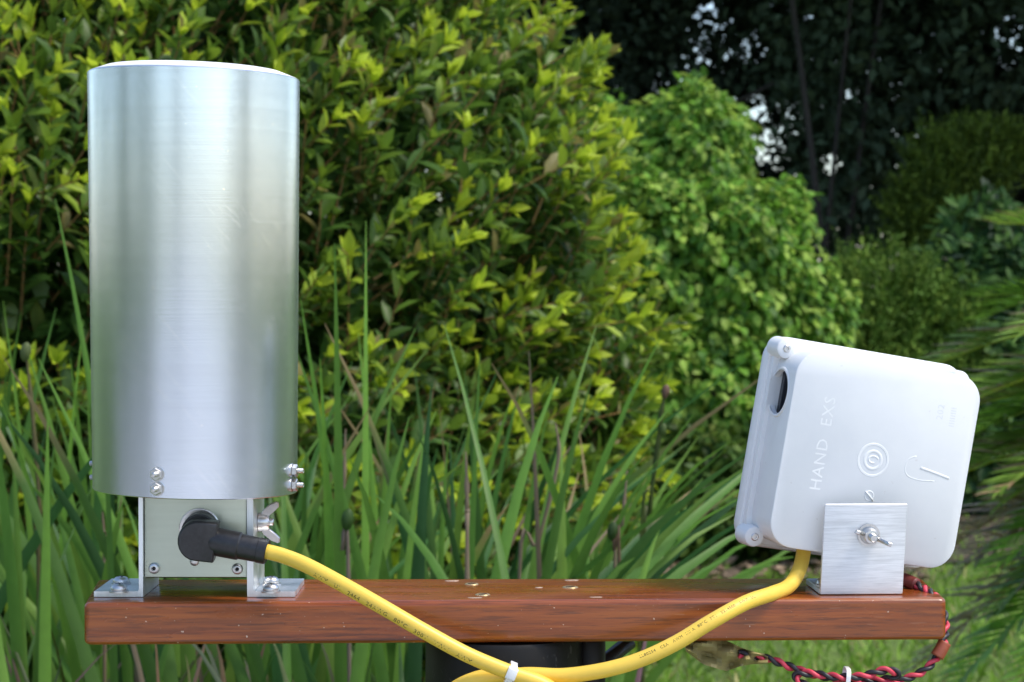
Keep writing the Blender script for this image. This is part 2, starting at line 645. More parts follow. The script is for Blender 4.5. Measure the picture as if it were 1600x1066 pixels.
def tubes_np(name, segs, mat, parent, sides=4, kind='stuff'):
    """segs: list of (A, B, ra, rb) straight tapered stems joined into one mesh"""
    A = np.array([s[0] for s in segs]); B = np.array([s[1] for s in segs])
    ra = np.array([s[2] for s in segs]); rb = np.array([s[3] for s in segs])
    d = norm(B - A)
    h = np.where(np.abs(d[:, 2:3]) > 0.9, np.array([[1.0, 0, 0]]), np.array([[0, 0, 1.0]]))
    u = norm(np.cross(d, h)); v = np.cross(d, u)
    rows = []
    for P, r in ((A, ra), (B, rb)):
        for j in range(sides):
            a = 2 * math.pi * j / sides
            rows.append(P + (u * math.cos(a) + v * math.sin(a)) * r[:, None])
    V = np.stack(rows, axis=1).reshape(-1, 3)
    Q = np.array([(j, (j + 1) % sides, sides + (j + 1) % sides, sides + j) for j in range(sides)])
    QQ = (Q[None] + (np.arange(len(A)) * 2 * sides)[:, None, None]).reshape(-1, 4)
    return np_mesh(name, V, QQ, None, mat, parent, kind)


# --------------------------------- the big hedge shrub behind the canister
def build_shrub():
    c = np.array([-0.92, 4.42, 1.0])
    root = thing('shrub', (c[0], c[1], 0), 'large rounded leafy shrub with yellow-green shoot tips behind the canister', 'shrub')

    def radius(d):
        return 1.17 * (1 + 0.045 * np.sin(5 * d[:, 0] + 7 * d[:, 2]) + 0.035 * np.sin(11 * d[:, 2] + 4 * d[:, 1] + 1) + 0.03 * np.sin(13 * d[:, 0] - 9 * d[:, 2]))
    N = 4500
    d = norm(rng.normal(size=(N * 3, 3)))
    # mostly the side towards the lawn, sparser behind
    keep = (rng.random(len(d)) < np.where(d[:, 1] < 0.35, 1.0, 0.18)) & (d[:, 2] > -0.75)
    d = d[keep][:N]
    n = len(d)
    depth = rng.random(n) ** 1.6 * 0.20
    r = radius(d) - depth
    P = c + d * r[:, None] * np.array([1, 1, 1.03])
    P[:, 0] -= 0.16 * np.clip(P[:, 2] - 1.15, 0, 2)
    up = np.array([0, 0, 1.0])
    sd = norm(d * 0.75 + up * (0.45 + 0.35 * rng.random((n, 1))) + np.array([0.22, 0, 0]) + rng.normal(size=(n, 3)) * 0.30)
    L = rng.uniform(0.10, 0.24, n) * np.where(rng.random(n) < 0.12, 1.35, 1.0)
    start = P - sd * (L * 0.55)[:, None]
    pos, dirs, ups, size, age, hgt = [], [], [], [], [], []
    segs = []
    for i in range(n):
        nl = int(L[i] / 0.0205)
        x0 = sd[i]
        a = np.cross(x0, up); a /= max(np.linalg.norm(a), 1e-6)
        b = np.cross(x0, a)
        bend = rng.normal(size=3) * 0.012 + np.array([0, 0, 0.018])
        ph = rng.random() * math.pi
        prev = start[i]
        fresh = rng.random() < 0.62 - 1.1 * depth[i] / 0.2 * 0.4
        for k in range(nl):
            t = (k + 1) / nl
            p = start[i] + x0 * (L[i] * t) + bend * t * t
            if k == nl - 1 or k % 4 == 3:
                segs.append((prev, p, 0.0025 * (1.2 - 0.6 * t), 0.0025 * (1.1 - 0.65 * t)))
                prev = p
            rot = ph + k * math.pi / 2 + rng.normal() * 0.25
            tipf = max(0.0, (t - 0.55) / 0.45)
            for s in (0, math.pi):
                if rng.random() < 0.1: continue
                side = a * math.cos(rot + s) + b * math.sin(rot + s)
                spread = 1.05 - 0.55 * tipf + rng.normal() * 0.18
                ld = x0 * math.cos(spread) + side * math.sin(spread) + up * 0.12
                pos.append(p); dirs.append(ld); ups.append(x0 * 0.8 - side * 0.3 + up * 0.75 + rng.normal(size=3) * 0.2)
                size.append(rng.uniform(0.036, 0.070) * (1.0 - 0.28 * tipf) * (0.75 + 0.25 * min(1, t * 3)))
                age.append((tipf if fresh else tipf * 0.25) + rng.normal() * 0.05)
                hgt.append(p[2])
        if True:                                  # upright terminal pair
            p = start[i] + x0 * L[i] + bend
            for s in range(3):
                side = a * math.cos(ph + s * 2.1) + b * math.sin(ph + s * 2.1)
                ld = x0 + side * 0.34
                pos.append(p); dirs.append(ld); ups.append(-side + x0 * 0.2)
                size.append(rng.uniform(0.032, 0.050)); age.append(1.15 if fresh else 0.45); hgt.append(p[2])
    # inner leaves
    m = 36000
    di = norm(rng.normal(size=(m, 3)))
    di = di[di[:, 2] > -0.85]
    m = len(di)
    ri = radius(di) - 0.10 - rng.random(m) * 0.45
    pi = c + di * ri[:, None]
    pos = np.concatenate([np.array(pos), pi])
    dirs = np.concatenate([np.array(dirs), norm(di + rng.normal(size=(m, 3)) * 0.8)])
    ups = np.concatenate([np.array(ups), di + np.array([0, 0, 0.8]) + rng.normal(size=(m, 3)) * 0.4])
    size = np.concatenate([np.array(size), rng.uniform(0.05, 0.075, m)])
    age = np.clip(np.concatenate([np.array(age), np.zeros(m)]), 0, 1.2)
    R = frames_np(dirs, ups)
    old = np.array([0.075, 0.160, 0.028]); mid = np.array([0.20, 0.31, 0.03]); new = np.array([0.50, 0.62, 0.045])
    a1 = np.clip(age * 2, 0, 1)[:, None]; a2 = np.clip(age * 2 - 1, 0, 1)[:, None]
    col = (old * (1 - a1) + mid * a1) * (1 - a2) + new * a2
    col *= rng.uniform(0.72, 1.28, (len(col), 1))
    yel = (rng.random(len(col)) < 0.04)[:, None]
    col = np.where(yel, np.array([0.26, 0.23, 0.07]), col)
    wid = rng.uniform(0.8, 1.15, len(col))
    hid = lambda x, y: ((x > 135) & (x < 475) & (y > 90) & (y < 950)) | (y > 640)
    sel, rest = split_parts(pos, size, 300, hidden=hid)
    inn = rest[rest >= len(pos) - m]; rest = rest[rest < len(pos) - m]
    leaf_cloud('foliage', T_LEAF, pos[rest], R[rest], size[rest], wid[rest], col[rest], M_LEAF, root)
    leaf_cloud('inner_foliage', T_CARD, pos[inn], R[inn], size[inn], wid[inn], col[inn], M_LEAF, root)
    leaf_parts('leaf', T_LEAF, pos[sel], R[sel], size[sel], wid[sel], col[sel], M_LEAF, root)
    tubes_np('twigs', segs, M_STEM, root)
    # branches from the ground
    bs = []
    for k in range(38):
        dd = norm(np.array([rng.normal(), rng.normal() - 0.3, abs(rng.normal()) * 0.8 + 0.25]))
        p0 = np.array([c[0] + rng.normal() * 0.1, c[1] + rng.normal() * 0.1, 0.0])
        p1 = p0 * 0.55 + (c + dd * 0.6) * 0.45 + np.array([0, 0, 0.1])
        p2 = c + dd * 1.0
        bs += [(p0, p1, 0.02, 0.012), (p1, p2, 0.012, 0.004)]
    tubes_np('branches', bs, M_STEM, root, 6, None)


build_shrub()


# --------------------------------- leafy climbers / shrubs further back
def blob_shrub(name, label, cat, blobs, n, leaf, cols, mat, tmpl, droop, nparts=0, ground=(0, 0), wid=(0.8, 1.2), hidden=None, trunk=True, inner=0.3, sigma=0.5):
    root = thing(name, (ground[0], ground[1], 0), label, cat)
    C = np.array([b[0] for b in blobs]); Rr = np.array([b[1] for b in blobs])
    wts = (Rr.prod(axis=1)) ** (2 / 3); wts /= wts.sum()
    w = rng.choice(len(blobs), n, p=wts)
    d = norm(rng.normal(size=(n, 3)))
    d[:, 1] = np.where(rng.random(n) < 0.75, -np.abs(d[:, 1]), d[:, 1])
    rad = 1 + 0.11 * np.sin(7 * d[:, 0] + 9 * d[:, 2] + w) + 0.06 * np.sin(15 * d[:, 2] - 8 * d[:, 0]) - rng.random(n) ** 2 * inner + rng.normal(size=n) * 0.055
    pos = C[w] + d * Rr[w] * rad[:, None]
    ok = pos[:, 2] > 0.02
    pos, d, w = pos[ok], d[ok], w[ok]
    n = len(pos)
    dirs = norm(d * 0.7 + np.array([0, 0, -droop]) + rng.normal(size=(n, 3)) * sigma)
    ups = d + np.array([0, 0, 0.9]) + rng.normal(size=(n, 3)) * 0.35
    size = rng.uniform(leaf * 0.7, leaf * 1.25, n)
    ci = rng.choice(len(cols), n, p=[c[1] for c in cols])
    col = np.array([c[0] for c in cols])[ci] * rng.uniform(0.7, 1.3, (n, 1))
    R = frames_np(dirs, ups)
    wd = rng.uniform(*wid, n)
    if nparts:
        sel, rest = split_parts(pos, size, nparts, hidden=hidden)
        leaf_parts('leaf', tmpl, pos[sel], R[sel], size[sel], wd[sel], col[sel], mat, root)
    else:
        rest = np.arange(n)
    leaf_cloud('foliage', tmpl, pos[rest], R[rest], size[rest], wd[rest], col[rest], mat, root)
    if trunk:
        bs = []
        g = np.array([ground[0], ground[1], 0.0])
        for b, rr in zip(C, Rr):
            for k in range(4):
                e = b + norm(rng.normal(size=3)) * rr * 0.7
                mid = (g * 0.5 + e * 0.5) + rng.normal(size=3) * 0.08
                bs += [(g + rng.normal(size=3) * np.array([0.06, 0.06, 0]), mid, 0.03, 0.018), (mid, e, 0.018, 0.006)]
        tubes_np('branches', bs, M_TRUNK, root, 6, None)
    return root


def B(px, py, Y, rx, rz, ry=None):
    """a blob whose centre is seen at px,py at distance Y, radii in photo pixels"""
    p = W(px, py, Y)
    s = Y / FPX
    return (np.array(p), np.array([rx * s, (ry if ry else rx) * s, rz * s]))


boxhid = lambda x, y: ((x > 1130) & (y > 515)) | (x < 1010) | (y > 700)
blob_shrub('climber', 'lime and cream variegated climbing shrub mounded beside the large shrub', 'shrub',
           [B(1085, 250, 9.7, 85, 120), B(1010, 420, 9.5, 150, 170), B(1150, 440, 9.4, 120, 160), B(1215, 350, 9.6, 55, 70), B(1240, 530, 9.5, 95, 130),
            B(1080, 620, 9.3, 140, 150), B(950, 300, 9.9, 130, 130)],
           21000, 0.050, [((0.34, 0.50, 0.08), 0.36), ((0.17, 0.36, 0.04), 0.40), ((0.08, 0.19, 0.03), 0.24)], M_VLEAF, T_VINE, 0.75,
           300, (0.9, 9.9), hidden=boxhid)
blob_shrub('climber', 'darker green leafy climber spilling over the top of the variegated mound', 'shrub',
           [B(1092, 208, 10.1, 72, 66), B(1130, 280, 10.0, 40, 80), B(1050, 200, 10.2, 60, 50)],
           3000, 0.06, [((0.16, 0.32, 0.04), 0.6), ((0.32, 0.45, 0.07), 0.25), ((0.08, 0.16, 0.03), 0.15)], M_VLEAF, T_VINE, 0.6, 0, (1.1, 10.4))
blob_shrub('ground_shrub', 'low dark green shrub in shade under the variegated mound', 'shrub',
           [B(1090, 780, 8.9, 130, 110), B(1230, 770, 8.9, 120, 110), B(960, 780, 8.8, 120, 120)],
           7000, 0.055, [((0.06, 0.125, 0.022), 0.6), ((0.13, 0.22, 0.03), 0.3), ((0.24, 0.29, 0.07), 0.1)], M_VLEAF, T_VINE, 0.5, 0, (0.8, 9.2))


for lab, bl, gxy in (('added unseen dark hedge off the canister side, mirrored as its darker edge', [Bm0 for Bm0 in [(np.array([-4.6 - 0.1 * (k % 3), -4.5 + 0.95 * k, 1.4]), np.array([0.75, 0.85, 1.5])) for k in range(10)]], (-4.6, 0)),
                     ('added unseen dark hedge beyond the cycad, mirrored as the other dark edge', [(np.array([6.2 + 0.1 * (k % 3), -4.5 + 0.95 * k, 1.3]), np.array([0.75, 0.85, 1.4])) for k in range(13)], (5.2, 1)),
                     ('dense dark shrub filling the bed behind the large shrub', [(np.array([-3.4 + 0.7 * k, 6.3, 1.3]), np.array([0.6, 0.5, 1.4])) for k in range(4)], (-2.2, 6.3))):
    blob_shrub('garden_hedge', lab, 'hedge', bl, 9000, 0.13, [((0.05, 0.10, 0.02), 0.6), ((0.03, 0.065, 0.015), 0.4)], M_VLEAF, T_LEAF, 0.1, 0, gxy, trunk=False, inner=0.25)  # both side hedges are added out of view to darken the canister edges


CYL = (('added unseen broad dark tree mirrored as the wide grey band nearest the canister dome-bolt side', -74, 1.0), ('added unseen slim dark tree mirrored as a faint narrow band in the canister middle', -10, 0.55),
       ('added unseen dark bushy tree mirrored as a grey band on the canister side facing the white box', 66, 0.8))
for lab, th, tr_ in CYL:  # trees added behind the camera to put bands in the canister reflection
    a_ = math.radians(th)
    x_, y_ = -0.16 + 11 * math.sin(a_), 1.09 - 11 * math.cos(a_)
    tag(blob_shrub('reflection_tree', lab, 'tree',
                   [(np.array([x_, y_, 2.3]), np.array([tr_, tr_, 2.3]))], int(3000 * tr_) + 500, 0.18, [((0.05, 0.09, 0.03), 1.0)], M_VLEAF, T_SMALL, -0.4, 0, (x_, y_), inner=0.3),
        group='added unseen trees behind the camera')


def feathery(name, label, blobs, n, ground, cols, ln=0.13):
    root = thing(name, (ground[0], ground[1], 0), label, 'shrub')
    C = np.array([b[0] for b in blobs]); Rr = np.array([b[1] for b in blobs])
    w = rng.integers(0, len(blobs), n)
    d = norm(rng.normal(size=(n, 3)))
    d[:, 1] = np.where(rng.random(n) < 0.8, -np.abs(d[:, 1]), d[:, 1])
    pos = C[w] + d * Rr[w] * (1 - rng.random((n, 1)) ** 1.5 * 0.35 + rng.normal(size=(n, 1)) * 0.08 + 0.12 * np.sin(9 * d[:, :1] + 7 * d[:, 2:3] + w[:, None]))
    sd = norm(d * 0.6 + np.array([0, 0, 0.9]) + rng.normal(size=(n, 3)) * 0.35)
    k = 9
    t = np.linspace(0.1, 1, k)
    sl = rng.uniform(ln * 0.7, ln * 1.3, n)
    pp = (pos[:, None] + sd[:, None] * (sl[:, None] * t)[..., None]).reshape(-1, 3)
    dd = np.repeat(sd, k, 0) + rng.normal(size=(n * k, 3)) * 0.65
    ok = pp[:, 2] > 0.02
    size = rng.uniform(0.02, 0.045, n * k)
    ci = rng.choice(len(cols), n, p=[c[1] for c in cols])
    col = np.repeat(np.array([c[0] for c in cols])[ci] * rng.uniform(0.6, 1.35, (n, 1)), k, 0)
    R = frames_np(norm(dd), rng.normal(size=(n * k, 3)) + np.array([0, 0, 1.0]))
    leaf_cloud('foliage', T_CARD, pp[ok], R[ok], size[ok], np.full(ok.sum(), 0.7), col[ok], M_TLEAF, root)
    bs = []
    g = np.array([*ground, 0.0])
    for b, rr in zip(C, Rr):
        for q in range(5):
            e = b + norm(rng.normal(size=3)) * rr * 0.6
            bs.append((g + rng.normal(size=3) * np.array([0.05, 0.05, 0]), e, 0.025, 0.006))
    tubes_np('branches', bs, M_TRUNK, root, 5, None)
    return root


feathery('feathery_bush', 'mid green feathery conifer-like bush low behind the white box', [B(1370, 520, 11.0, 110, 110), B(1320, 600, 10.8, 90, 150), B(1450, 560, 11.0, 80, 120), B(1370, 690, 10.8, 130, 150)],
         5200, (1.95, 11.3), [((0.10, 0.19, 0.03), 0.7), ((0.17, 0.27, 0.04), 0.3)])
feathery('feathery_bush', 'yellow-green feathery bush catching light under the dark trees', [B(1490, 290, 12.5, 75, 75), B(1540, 250, 12.6, 55, 40), B(1445, 350, 12.4, 55, 60)],
         2600, (2.7, 12.9), [((0.12, 0.18, 0.022), 0.6), ((0.06, 0.10, 0.016), 0.4)])
blob_shrub('broadleaf_shrub', 'blue-green broadleaf shrub between the feathery bush and the cycad', 'shrub',
           [B(1540, 370, 11.5, 70, 60), B(1500, 440, 11.3, 80, 60), B(1590, 470, 11.2, 80, 90), B(1520, 600, 11.2, 110, 130), B(1560, 760, 11.0, 130, 150)],
           5200, 0.10, [((0.055, 0.13, 0.04), 0.6), ((0.10, 0.20, 0.045), 0.3), ((0.05, 0.08, 0.05), 0.1)], M_VLEAF, T_LEAF, 0.15, 0, (2.6, 11.6), sigma=0.7)


# --------------------------------- dark trees behind, with unseen overhanging canopy added to shade them
GAPS = [(1110, 55, 40, 55, 0.72), (1175, 70, 30, 40, 0.66), (1060, 110, 40, 35, 0.4), (1165, 165, 30, 30, 0.62), (1190, 235, 48, 28, 0.70), (1215, 190, 45, 40, 0.48),
        (1302, 255, 16, 26, 0.97), (1575, 70, 35, 55, 0.75), (1240, 20, 40, 20, 0.6), (1330, 150, 20, 20, 0.5)]


def dark_tree(label, gx, gy, h, crown_blobs, n, col, lean=0.0, tr=0.10):
    root = thing('dark_tree', (gx, gy, 0), label, 'tree')
    pts = [Vector((gx, gy, -0.05)), Vector((gx + lean * 0.3, gy + 0.05, h * 0.3)), Vector((gx + lean * 0.8, gy - 0.05, h * 0.65)), Vector((gx + lean, gy, h))]
    v = tube(catmull(pts, 6), lambda t: tr * (1.15 - 0.8 * t), 10)
    limbs = []
    for k in range(9):
        z = h * rng.uniform(0.22, 0.8)
        b0 = Vector((gx + lean * z / h, gy, z))
        e = b0 + Vector((rng.normal() * 1.2, rng.normal() * 0.8, rng.uniform(0.2, 1.3)))
        m = (b0 + e) / 2 + Vector((0, 0, -0.1))
        limbs.append(tube(catmull([b0, m, e], 4), lambda t: tr * 0.38 * (1.1 - 0.85 * t), 6))
    mobj('trunk', *join(v, *limbs), M_TRUNK, root)
    C = np.array([b[0] for b in crown_blobs]); Rr = np.array([b[1] for b in crown_blobs])
    wts = Rr.prod(axis=1) ** 0.75; wts /= wts.sum()
    nc = n // 22
    w = rng.choice(len(C), nc, p=wts)
    d = norm(rng.normal(size=(nc, 3))) * rng.random((nc, 1)) ** 0.45
    cc = C[w] + d * Rr[w]
    pos = (cc[:, None] + rng.normal(size=(nc, 22, 3)) * 0.16).reshape(-1, 3)
    cdir = np.repeat(norm(d + rng.normal(size=(nc, 3)) * 0.4 + np.array([0, 0, -0.25])), 22, 0)
    px, py = proj(pos)
    keep = pos[:, 2] > 0.05
    for gx_, gy_, a, b, dens in GAPS:                 # lighter patches of the canopy where the sky comes through
        ins = ((px - gx_) / a) ** 2 + ((py - gy_) / b) ** 2 < 1
        keep &= ~(ins & (rng.random(len(pos)) < dens))
    pos, cdir = pos[keep], cdir[keep]
    m = len(pos)
    dirs = norm(cdir + rng.normal(size=(m, 3)) * 0.6)
    R = frames_np(dirs, rng.normal(size=(m, 3)) * 0.5 + np.array([0, 0, 1.0]))
    leaf_cloud('crown', T_CARD, pos, R, rng.uniform(0.065, 0.12, m), rng.uniform(0.9, 1.3, m), np.array(col) * rng.uniform(0.6, 1.5, (m, 1)), M_TLEAF, root)


def Bm(x, y, z, rx, ry, rz):
    return (np.array([x, y, z], float), np.array([rx, ry, rz], float))


dark_tree('dark evergreen tree with a bare lower trunk behind the variegated climber', 3.15, 14.8, 6.0,
          [Bm(2.6, 14.4, 3.2, 1.5, 1.3, 0.9), Bm(3.6, 14.0, 2.9, 1.2, 1.2, 0.9), Bm(2.2, 14, 5.2, 2.2, 2.6, 1.4), Bm(3.0, 12.6, 4.4, 2.0, 1.4, 0.8), Bm(2.8, 15.0, 2.0, 0.9, .9, .8), Bm(1.75, 15.2, 2.1, 1.0, .6, .7), Bm(2.1, 13.6, 2.3, 0.35, .3, .9)], 90000, (0.052, 0.078, 0.042), 0.9, 0.05)
dark_tree('dark evergreen tree standing above the large shrub and the climber', 0.5, 15.0, 6.0,
          [Bm(0.6, 14.8, 2.9, 1.3, 1.2, 0.9), Bm(1.6, 15.0, 3.3, 1.2, 1.2, 0.7), Bm(0.5, 14.6, 5.0, 2.2, 2.4, 1.3), Bm(-0.8, 14.8, 3.2, 1.2, 1.2, 1.2), Bm(0.9, 12.8, 4.6, 1.8, 1.4, 0.8), Bm(1.0, 15.2, 1.7, 1.2, 1.0, 0.9)], 90000, (0.044, 0.064, 0.038), -0.2)
dark_tree('greyish dark tree with drooping limbs above the yellow-green feathery bush', 4.3, 14.6, 6.0,
          [Bm(4.4, 14.6, 3.0, 1.1, 1.2, 0.9), Bm(3.6, 14.9, 2.2, 0.8, 0.8, 0.8), Bm(4.4, 14.2, 5.0, 2.0, 2.4, 1.3), Bm(4.6, 14.9, 1.9, 1.2, 1.0, 1.0), Bm(4.2, 12.9, 4.5, 1.8, 1.3, 0.7)], 75000, (0.062, 0.074, 0.048), 0.2)
tag(blob_shrub('undergrowth', 'dark shaded undergrowth massed under the far trees', 'undergrowth',
               [Bm(x, 15.6 + 0.3 * math.sin(x * 3), 0.8 + 0.15 * math.sin(x * 5), 0.8, 0.7, 0.85 + 0.12 * math.sin(x * 4)) for x in np.arange(-1.5, 6.5, 0.8)],
               9000, 0.12, [((0.016, 0.024, 0.014), 0.7), ((0.03, 0.05, 0.02), 0.3)], M_TLEAF, T_SMALL, 0.2, 0, (2, 16), trunk=False), kind='stuff')
for k, (px, py0, Y, lean, rad) in enumerate(((1262, 260, 13.2, 0.22, 0.016), (1286, 255, 13.4, 0.30, 0.022), (1318, 300, 13.0, -0.28, 0.024))):
    base = W(px, 700, Y); top = W(px, py0, Y)
    lab = ['slim bare sapling trunk in the shade beside the sky gap', 'pale slim leaning trunk in the dark between the tree crowns', 'reddish dark upright trunk behind the feathery bush'][k]
    o = thing('sapling', (base.x, Y, 0), lab, 'tree')
    mobj('trunk', *tube(catmull([(base.x, Y, 0), (base.x + lean * 0.4, Y, 1.2), (base.x + lean, Y, 2.6), (base.x + lean * 1.8, Y, 4.2)], 5), lambda t, r=rad: r * (1.1 - 0.5 * t), 8), M_TRUNK, o)

# --------------------------------- cycad on the right
def cycad():
    c = np.array([1.78, 4.4, 0.95])
    root = thing('cycad', (c[0], c[1], 0), 'cycad with stiff feather fronds and old brown fronds beside the white box', 'cycad')
    rows = []
    for i in range(15):
        t = i / 14
        rows.append([(c[0] + 0.15 * (1 + 0.14 * ((i % 2) * 2 - 1)) * math.cos(a), c[1] + 0.15 * (1 + 0.14 * ((i % 2) * 2 - 1)) * math.sin(a), -0.02 + 0.74 * t)
                     for a in np.linspace(0, 2 * math.pi, 22)[:-1]])
    mobj('trunk', *loops(rows), M_CYTRUNK, root)
    specs = []           # azimuth (0 = +x, 180 = left), elevation at base, length, sag, kind (0 green, 1 olive with brown tips, 2 dead)
    for az, el, L, sag, kd in ((188, 50, 0.95, 0.55, 1), (200, 38, 1.05, 0.50, 1), (178, 30, 1.0, 0.45, 1), (215, 24, 1.0, 0.50, 0), (186, 14, 0.95, 0.30, 1),
                               (205, 8, 0.85, 0.35, 1), (192, 0, 0.9, 0.2, 1), (228, 14, 1.0, 0.75, 0), (176, 62, 1.0, 0.6, 1), (240, 40, 0.95, 0.6, 0), (170, 12, 0.9, .3, 1),
                               (210, -8, 0.9, 0.45, 0), (196, -16, 0.95, 0.35, 0), (182, -22, 0.95, 0.25, 2), (222, -28, 0.8, 0.30, 2), (165, -10, 0.9, 0.3, 2),
                               (150, 40, 1.0, 0.5, 0), (130, 20, 1.0, 0.5, 0), (100, 45, 1.0, 0.5, 0), (60, 30, 1.0, 0.5, 0), (20, 40, 1.0, 0.5, 0), (-20, 25, 1.0, .5, 0),
                               (-60, 40, 1.0, 0.5, 0), (-95, 35, 0.9, 0.6, 0), (255, 70, 0.9, 0.5, 0), (208, 60, 1.0, 0.65, 1), (198, 22, 1.0, 0.42, 1), (186, 58, 0.95, 0.35, 1), (180, 44, 1.0, 0.35, 1), (204, 46, 0.95, 0.3, 1)):
        specs.append((az, el, L, sag, kd))
    specs += [(192 + 9 * math.sin(q * 2.1), -14 + 9 * q, 0.80 + 0.05 * (q % 3), 0.30, (1, 0, 1, 0)[q % 4]) for q in range(9)] + [(200, 2, 0.8, 0.3, 1), (188, -6, 0.85, 0.3, 2), (212, -12, 0.85, 0.55, 0), (218, -4, 0.9, 0.6, 0)]
    for az, el, L, sag, kd in specs:
        a, e = math.radians(az + rng.normal() * 4), math.radians(el)
        d = Vector((math.cos(a) * math.cos(e), math.sin(a) * math.cos(e), math.sin(e)))
        p0 = Vector(c) + Vector((math.cos(a) * 0.06, math.sin(a) * 0.06, 0))
        pts = [p0 + d * (L * t) + Vector((0, 0, -sag * L * t * t)) for t in np.linspace(0, 1, 26)]
        colr = {0: (0.30, 0.45, 0.04), 1: (0.55, 0.66, 0.06), 2: (0.42, 0.28, 0.14)}[kd]
        fr = path_frames(pts, (0, 0, 1))
        rv, rf = tube(pts, lambda t: 0.006 * (1.1 - 0.85 * t), 5, (0, 0, 1))
        rv = np.array([tuple(p) for p in rv])
        rq = np.array([q for q in rf if len(q) == 4])
        o = np_mesh('frond', rv, rq, np.repeat(np.array([colr]), len(rv), 0), M_FROND, root)
        # leaflets: a V of narrow stiff blades on both sides
        pos, dirs, ups, size, col = [], [], [], [], []
        nL = 64
        for q in range(nL):
            t = 0.10 + 0.90 * q / (nL - 1)
            i = min(int(t * 25), 24); f = t * 25 - i
            P = pts[i].lerp(pts[i + 1] if i < 25 else pts[i], f)
            _, T, N, Bn = fr[i]
            for s in (-1, 1):
                fw = 0.55 + 0.55 * t
                dv = T * fw + Bn * s * 0.8 + N * 0.42 + Vector(rng.normal(size=3)) * (0.06 if kd < 2 else 0.25)
                pos.append(P); dirs.append(dv); ups.append(N)
                size.append(0.155 * math.sin(math.pi * min(1, 0.16 + 0.80 * t)) ** 0.6 * rng.uniform(0.9, 1.1) + 0.012)
                base = np.array({0: (0.18, 0.36, 0.04), 1: (0.27, 0.42, 0.07), 2: (0.44, 0.33, 0.20)}[kd])
                if kd == 1 and rng.random() < 0.16: base = np.array((0.46, 0.31, 0.18))
                if kd == 2 and rng.random() < 0.3: base = np.array((0.34, 0.28, 0.22))
                col.append(base * rng.uniform(0.85, 1.6))
        n = len(pos)
        R = frames_np(np.array([tuple(x) for x in dirs]), np.array([tuple(x) for x in ups]))
        leaf_cloud('leaflets', T_NEEDLE, np.array([tuple(x) for x in pos]), R, np.array(size), np.full(n, 1.35), np.array(col), M_FROND, o, 'stuff')


cycad()


# --------------------------------- strap-leaf plants behind the plank
def ribbon(P0, P1, P2, w, seg=11, face=Vector((0, -1, 0)), fold=0.25, twist=0.0):
    V, Q = [], []
    for i in range(seg + 1):
        t = i / seg
        p = P0 * (1 - t) ** 2 + P1 * (2 * t * (1 - t)) + P2 * t * t
        T = ((P1 - P0) * (1 - t) + (P2 - P1) * t).normalized()
        f = Matrix.Rotation(twist * t, 3, T) @ face
        s = T.cross(f).normalized(); nn = s.cross(T)
        ww = w * 0.5 * (min(1, 0.55 + t * 1.2)) * (1 - max(0, (t - 0.45) / 0.55) ** 1.9) + 0.0004
        V += [p - s * ww - nn * ww * fold, p, p + s * ww - nn * ww * fold]
    for i in range(seg):
        a = 3 * i
        Q += [(a, a + 1, a + 4, a + 3), (a + 1, a + 2, a + 5, a + 4)]
    return np.array([tuple(v) for v in V]), np.array(Q)


plants = []
PLX = [(-60, 'strap-leaf clump with dry brown bases standing left of the plank'), (210, 'strap-leaf clump standing behind the canister base'),
       (520, 'upright strap-leaf clump with the tallest blades beside the canister'), (760, 'strap-leaf clump rising behind the middle of the plank'),
       (960, 'strap-leaf clump leaning out towards the white box')]
for x, lab in PLX:
    p = W(x, 1000, 2.5)
    plants.append(thing('strap_leaf_plant', (p.x, 2.5, 0), lab, 'plant', 'strap-leaf plants behind the plank'))


def blade(tip, mid, Y, w=0.011, col=(0.055, 0.125, 0.022), dY=0.0, dry_tip=False, twist=0.0, name='leaf'):
    P2 = W(tip[0], tip[1], Y + dY); Pm = W(mid[0], mid[1], Y)
    sl = (P2.x - Pm.x) / max(0.03, P2.z - Pm.z)
    P0 = Vector((Pm.x - sl * Pm.z * 0.32, Y + 0.02, 0.0))
    t = min(0.8, max(0.45, Pm.z / max(P2.z, 0.2)))
    P1 = (Pm - P0 * (1 - t) ** 2 - P2 * t * t) / (2 * t * (1 - t))
    face = Vector((rng.normal() * 0.45, -1, 0)).normalized()
    V, Q = ribbon(P0, P1, P2, w, face=face, twist=twist)
    c = np.repeat(np.array([col]), len(V), 0) * rng.uniform(0.8, 1.2)
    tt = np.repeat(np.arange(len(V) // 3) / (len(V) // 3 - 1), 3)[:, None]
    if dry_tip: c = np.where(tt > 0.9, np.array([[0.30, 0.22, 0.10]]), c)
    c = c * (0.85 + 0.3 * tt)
    px, _ = proj(np.array(P0)[None])
    k = int(np.argmin([abs(W(x, 1000, 2.5).x - P0.x) for x, _ in PLX]))
    return np_mesh(name, V, Q, c, M_BLADE, plants[k])


